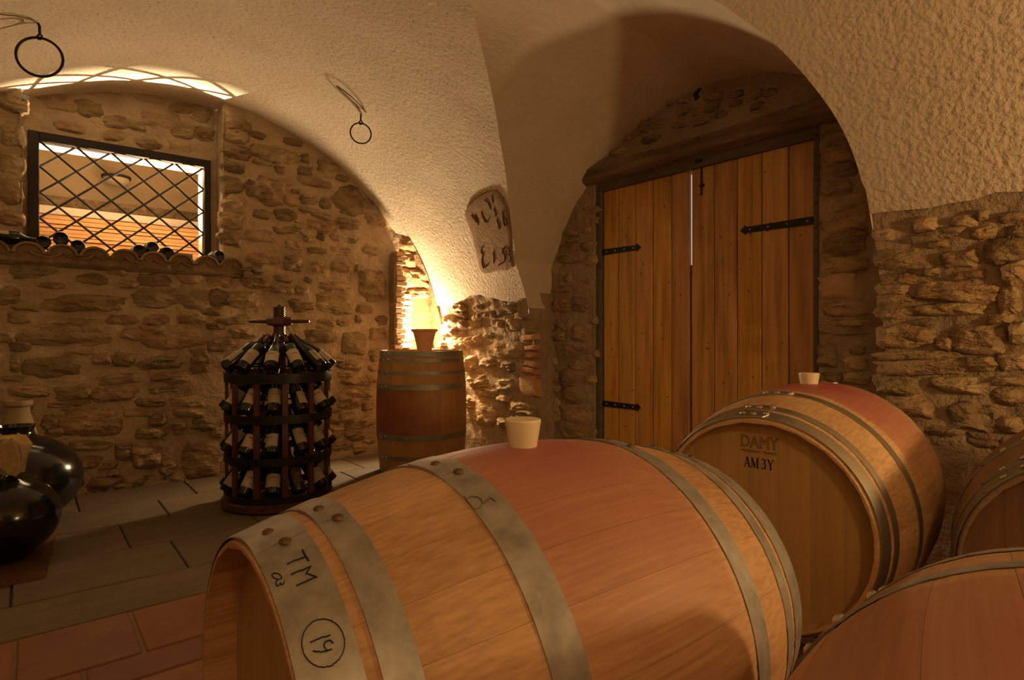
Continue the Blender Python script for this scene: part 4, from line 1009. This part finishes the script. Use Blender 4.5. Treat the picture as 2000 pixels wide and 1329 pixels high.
# --- stamped lettering on the second barrel's head
def text(body, size, parent, y, z, x, mat, outline=0, ext=.0006, sx=1):
    c = bpy.data.curves.new('lettering', 'FONT'); c.body = body; c.size = size; c.align_x = 'CENTER'; c.align_y = 'CENTER'
    if outline: c.fill_mode = 'NONE'; c.bevel_depth = outline; c.bevel_resolution = 1
    else: c.extrude = ext
    c.materials.append(mat); o = bpy.data.objects.new('lettering', c)
    o.matrix_local = Matrix(((0, 0, -1, x), (-sx, 0, 0, y), (0, 1, 0, z), (0, 0, 0, 1)))
    C.objects.link(o); dg = bpy.context.evaluated_depsgraph_get(); me = bpy.data.meshes.new_from_object(o.evaluated_get(dg)); ml = o.matrix_local.copy()
    bpy.data.objects.remove(o); o = bpy.data.objects.new('lettering', me); link(o, parent); o.matrix_local = ml
    return o
xh = -(L2 - .052) - .0004
text('DAMY', .047, b2, .012, .211, xh, m_burn, outline=.0009, sx=.78)
text('MEURSAULT - FRANCE', .0098, b2, .012, .186, xh, m_burn, ext=.0005, sx=.95)
def serif_text(strokes_, parent, y0, z0, sc, sz):
    mb = MB()
    for (x0, a, x1, c, wd) in strokes_:               # a slanted bar with level ends
        V = []
        for xx in (xh + .0005, xh - .0006):
            V += [(xx, y0 - (x0 - wd / 2) * sc, z0 + a * sz), (xx, y0 - (x0 + wd / 2) * sc, z0 + a * sz), (xx, y0 - (x1 + wd / 2) * sc, z0 + c * sz), (xx, y0 - (x1 - wd / 2) * sc, z0 + c * sz)]
        mb.add(V, [(0, 1, 2, 3), (7, 6, 5, 4), (0, 4, 5, 1), (1, 5, 6, 2), (2, 6, 7, 3), (3, 7, 4, 0)])
    mb.build('lettering', m_ink, parent)
AMY = [(.0, 0, .36, 1, .07), (.36, 1, .70, 0, .20), (.15, .33, .55, .33 + .001, .0)]
AMY = [(.02, 0, .34, 1, .07), (.34, 1, .68, 0, .20), (.34, .30, .34, .38, .36), (.02, 0, .02, .05, .22), (.68, 0, .68, .05, .30)]
AMY += [(.98, 0, .98, 1, .07), (1.02, 1, 1.38, .05, .20), (1.38, .05, 1.72, 1, .06), (1.74, 0, 1.74, 1, .20), (.98, 0, .98, .05, .24), (1.76, 0, 1.76, .05, .34), (.98, .95, .98, 1, .2), (1.78, .95, 1.78, 1, .3)]
AMY += [(2.36, .86, 2.46, 1, .10), (2.46, .9, 2.46, 1, .34), (2.70, .55, 2.70, .96, .17), (2.52, .48, 2.52, .56, .30), (2.74, .06, 2.74, .50, .19), (2.48, 0, 2.48, .09, .40), (2.30, .02, 2.30, .16, .12)]
AMY += [(3.42, .45, 3.12, 1, .20), (3.44, .45, 3.74, 1, .07), (3.44, 0, 3.44, .5, .19), (3.44, 0, 3.44, .05, .34), (3.12, .95, 3.12, 1, .32), (3.74, .95, 3.74, 1, .24)]
serif_text(AMY, b2, .012 + 1.9 * .0205, .141, .0205, .028)

# ------------------------------------------------------------------ pot and lamp on the standing barrel
ztop = .455 + (L2 - .052) * .95 + .002
pp = on_y(829, 684, 4.06); pv = Vector((pp.x, 4.06, ztop))
pot = MB().lathe([(.0001, 0), (.058, 0), (.064, .008), (.062, .02), (.058, .028), (.066, .075), (.078, .125), (.088, .155), (.098, .165), (.100, .178), (.092, .180), (.082, .160), (.072, .12), (.058, .06), (.0001, .04)], 32)
pot = empty('terracotta_pot', pv); tag(pot, 'flared terracotta pot standing on the upright barrel before the glow', 'pot')
MB().lathe([(.0001, 0), (.058, 0), (.064, .008), (.062, .02), (.056, .028), (.064, .08), (.078, .14), (.090, .185)], 32).build('body', m_terra, pot, smooth=40)
MB().lathe([(.090, .185), (.104, .192), (.106, .207), (.096, .210), (.082, .17), (.070, .12), (.054, .06), (.0001, .045)], 32).build('rim', m_terra, pot, smooth=40)
gl = empty('uplighter', (2.82, 4.59, .86)); tag(gl, 'glowing lamp hidden behind the terracotta pot in the corner recess', 'lamp')
inb(gl, MB().box((2.62, 4.53, .68), (2.90, 4.80, .87), .01), 'stone_block', m_stone)
inb(gl, MB().lathe([(.05, .90), (.055, .91), (.035, .93), (.03, 1.0), (.035, 1.02)], 20, c=(2.82, 4.59, -.03)), 'holder', m_black, 40)
inb(gl, MB().lathe([(.012, 1.02), (.02, 1.035), (.022, 1.05), (.012, 1.062), (.0001, 1.064)], 16, c=(2.82, 4.59, -.03)), 'bulb', m_bulb, 60)

# ------------------------------------------------------------------ jars, jug, mat
def lumpy(mb_verts, amp, sc):
    return [tuple(Vector(p) + Vector((nz(p, sc, 3), nz((p[1], p[2], p[0]), sc, 3), nz((p[2], p[0], p[1]), sc, 3))) * amp) for p in mb_verts]
def jar(name, loc, r, hgt, label, stop=True, sb=1.0):
    o = empty(name, loc); tag(o, label, 'jar')
    pr = [(.0001, 0), (r * .38, 0), (r * .46, .004)]
    for k in range(1, 14):
        t = -1.08 + (2.48) * k / 13; pr.append((r * math.cos(t) if t < 1.25 else r * .30, hgt * (.48 + .48 * math.sin(t))))
    pr += [(r * .27, hgt * 1.0), (r * .30, hgt * 1.06), (r * .24, hgt * 1.06), (r * .2, hgt * .95)]
    MB().lathe(pr, 48).build('body', m_jar, o, smooth=60)
    if stop:
        m = MB().lathe([(.0001, hgt * .98), (r * .22, hgt * .99), (r * .34 * sb, hgt * 1.05), (r * .42 * sb, hgt * 1.18), (r * .40 * sb, hgt * 1.32), (r * .26 * sb, hgt * 1.42), (.0001, hgt * 1.45)], 20)
        m.v = lumpy(m.v, .05 * r / .2, 14); m.build('burlap_stopper', m_burlap, o, smooth=40)
    return o
jar('black_jar', (-.085, 3.50, .014), .212, .385, 'squat black glazed jar with a crumpled pale stopper, in front at left', sb=1.15)
jar('black_jar', (-.055, 4.06, .014), .30, .50, 'bigger black glazed jar behind the one with the pale stopper', stop=False)
jg = MB().lathe([(.0001, 0), (.08, 0), (.105, .1), (.11, .25), (.10, .40), (.075, .50), (.058, .56), (.056, .595), (.070, .61), (.070, .635), (.05, .635), (.048, .56), (.0001, .3)], 32).build('stoneware_jug', m_jug, None, smooth=40, loc=(-.045, 4.53, .0))
tag(jg, 'beige stoneware jug against the wall behind the black jars', 'jug')
mt = MB(); V = [(-1.0, 3.13, .0005), (.075, 3.15, .0005), (.17, 4.40, .0005), (-1.0, 4.40, .0005)]
n = 24; V = []; F = []
for i in range(n + 1):
    for j in range(n + 1):
        u, v = i / n, j / n; x = -1.0 + (1.06 + .10 * v) * u; y = 3.14 + 1.26 * v
        e = min(i, n - i, j, n - j) == 0
        V.append((x + (.01 * nz((x, y, 0), 20, 2) if e else 0), y + (.01 * nz((x, y, 4), 20, 2) if e else 0), .002 if e else .014 + .0025 * nz((x, y, 0), 40, 2)))
for i in range(n):
    for j in range(n): F.append((i * (n + 1) + j, (i + 1) * (n + 1) + j, (i + 1) * (n + 1) + j + 1, i * (n + 1) + j + 1))
tag(mt.add(V, F).build('floor_mat', m_mat, None, smooth=180), 'reddish brown coir mat under the black jars', 'mat')

# ------------------------------------------------------------------ iron rings in the vault
def iron_ring(px, py, r, wire, label, tube_r=.0055, shadow=None):
    top = on_vault(px, py); o = empty('iron_ring', top); tag(o, label, 'ring')
    nrm = Vector((VX - top.x, 0, VZ - top.z)).normalized()
    hk = MB().tube([nrm * -.02, nrm * .01, Vector((0, 0, -.035)) + nrm * .012], .006, 8)
    a = Vector((0, 0, -.052)) + nrm * .012
    hk.tube([a + (RT * math.cos(t * PI / 8) + Vector((0, 0, 1)) * math.sin(t * PI / 8)) * .012 for t in range(16)], .0045, 6, closed=True)
    hk.build('hook', m_iron, o, smooth=50)
    d = (RT * .93 + FW * .37).normalized(); c = a + Vector((0, 0, -r - .004)) + FW * .0
    dn = Vector((.10, 0, -1)).normalized()
    MB().tube([c + (d * math.cos(t * PI / 20) + Vector((0, 0, 1)) * math.sin(t * PI / 20)) * r for t in range(40)], tube_r, 8, closed=True).build('ring', m_iron, o, smooth=60)
    w_ = MB()
    for pl_ in wire:
        pts_ = [on_vault(x, y, VR - .006) - top for x, y in pl_]; w_.tube(pts_, .0035, 6)
    w_.build('wire', m_wire, o, smooth=60)
    return o
iron_ring(75, 47, .096, [[(73, 44), (60, 38), (30, 31), (0, 28), (-30, 25)]], 'large iron ring hanging from the vault above the lit window patch', .0065)
iron_ring(706, 222, .070, [[(706, 222), (697, 205), (680, 190), (664, 176), (657, 168)], [(657, 168), (672, 178), (692, 194), (706, 208), (715, 220)]], 'smaller iron ring hanging from the vault near the glowing corner', .0050)  # looped strand: the wire together with its cast shadow, both built as wire

# ------------------------------------------------------------------ carved plaque on the vault
outl = [(907, 420), (914, 400), (932, 384), (955, 371), (970, 370), (984, 385), (994, 410), (1000, 445), (1004, 490), (1005, 522), (990, 530), (968, 532), (945, 538), (936, 530), (930, 500), (921, 460)]
cx_ = sum(p[0] for p in outl) / len(outl); cy_ = sum(p[1] for p in outl) / len(outl); V = []; F = []
den = dens(outl + [outl[0]], 3)[:-1]; n = len(den)
for f_, off in ((1.0, -.004), (.985, .006), (.95, .009), (.7, .009), (.4, .009)):
    for (x, y) in den:
        q = on_vault(cx_ + (x - cx_) * f_, cy_ + (y - cy_) * f_, VR - off)
        V.append(q + Vector((VX - q.x, 0, VZ - q.z)).normalized() * (.0014 * nz(q, 18, 3) if off > 0 else 0))
V.append(on_vault(cx_, cy_, VR - .009))
for k in range(4):
    for j in range(n): F.append((k * n + j, k * n + (j + 1) % n, (k + 1) * n + (j + 1) % n, (k + 1) * n + j))
for j in range(n): F.append((4 * n + j, 4 * n + (j + 1) % n, 5 * n))
F = [f[::-1] for f in F]
pq = MB().add(V, F).build('carved_plaque', m_plaque, None, smooth=60)
tag(pq, 'worn brown plaque with scratched letters set in the pale vault', 'plaque')
g8 = lambda a, c: on_vault(890 + a / 6.993, 360 + c / 6.993, VR - .0105)
for st in ([(215, 430), (290, 530)], [(268, 420), (300, 500), (310, 560)], [(350, 380), (365, 440), (400, 520), (440, 525), (455, 470)], [(395, 215), (440, 250), (480, 340)], [(495, 160), (508, 260)], [(525, 330), (550, 440)],
           [(635, 380), (645, 480), (660, 560), (690, 575), (702, 520), (690, 475), (660, 470)], [(560, 480), (600, 620)],
           [(380, 862), (350, 880), (348, 930), (375, 965), (362, 1010), (358, 1080), (375, 1150), (405, 1140), (420, 1105)], [(510, 930), (520, 1000), (518, 1080)], [(580, 1105), (590, 1112)], [(428, 1115), (432, 1122)],
           [(680, 880), (640, 885), (642, 945), (668, 965), (672, 1030), (640, 1080), (615, 1095)], [(700, 880), (722, 885), (735, 930), (715, 955), (745, 985), (748, 1040), (715, 1060)]):
    MB().tube([g8(a, c) for a, c in st], .0042, 6).build('lettering', m_groove, pq, smooth=60)
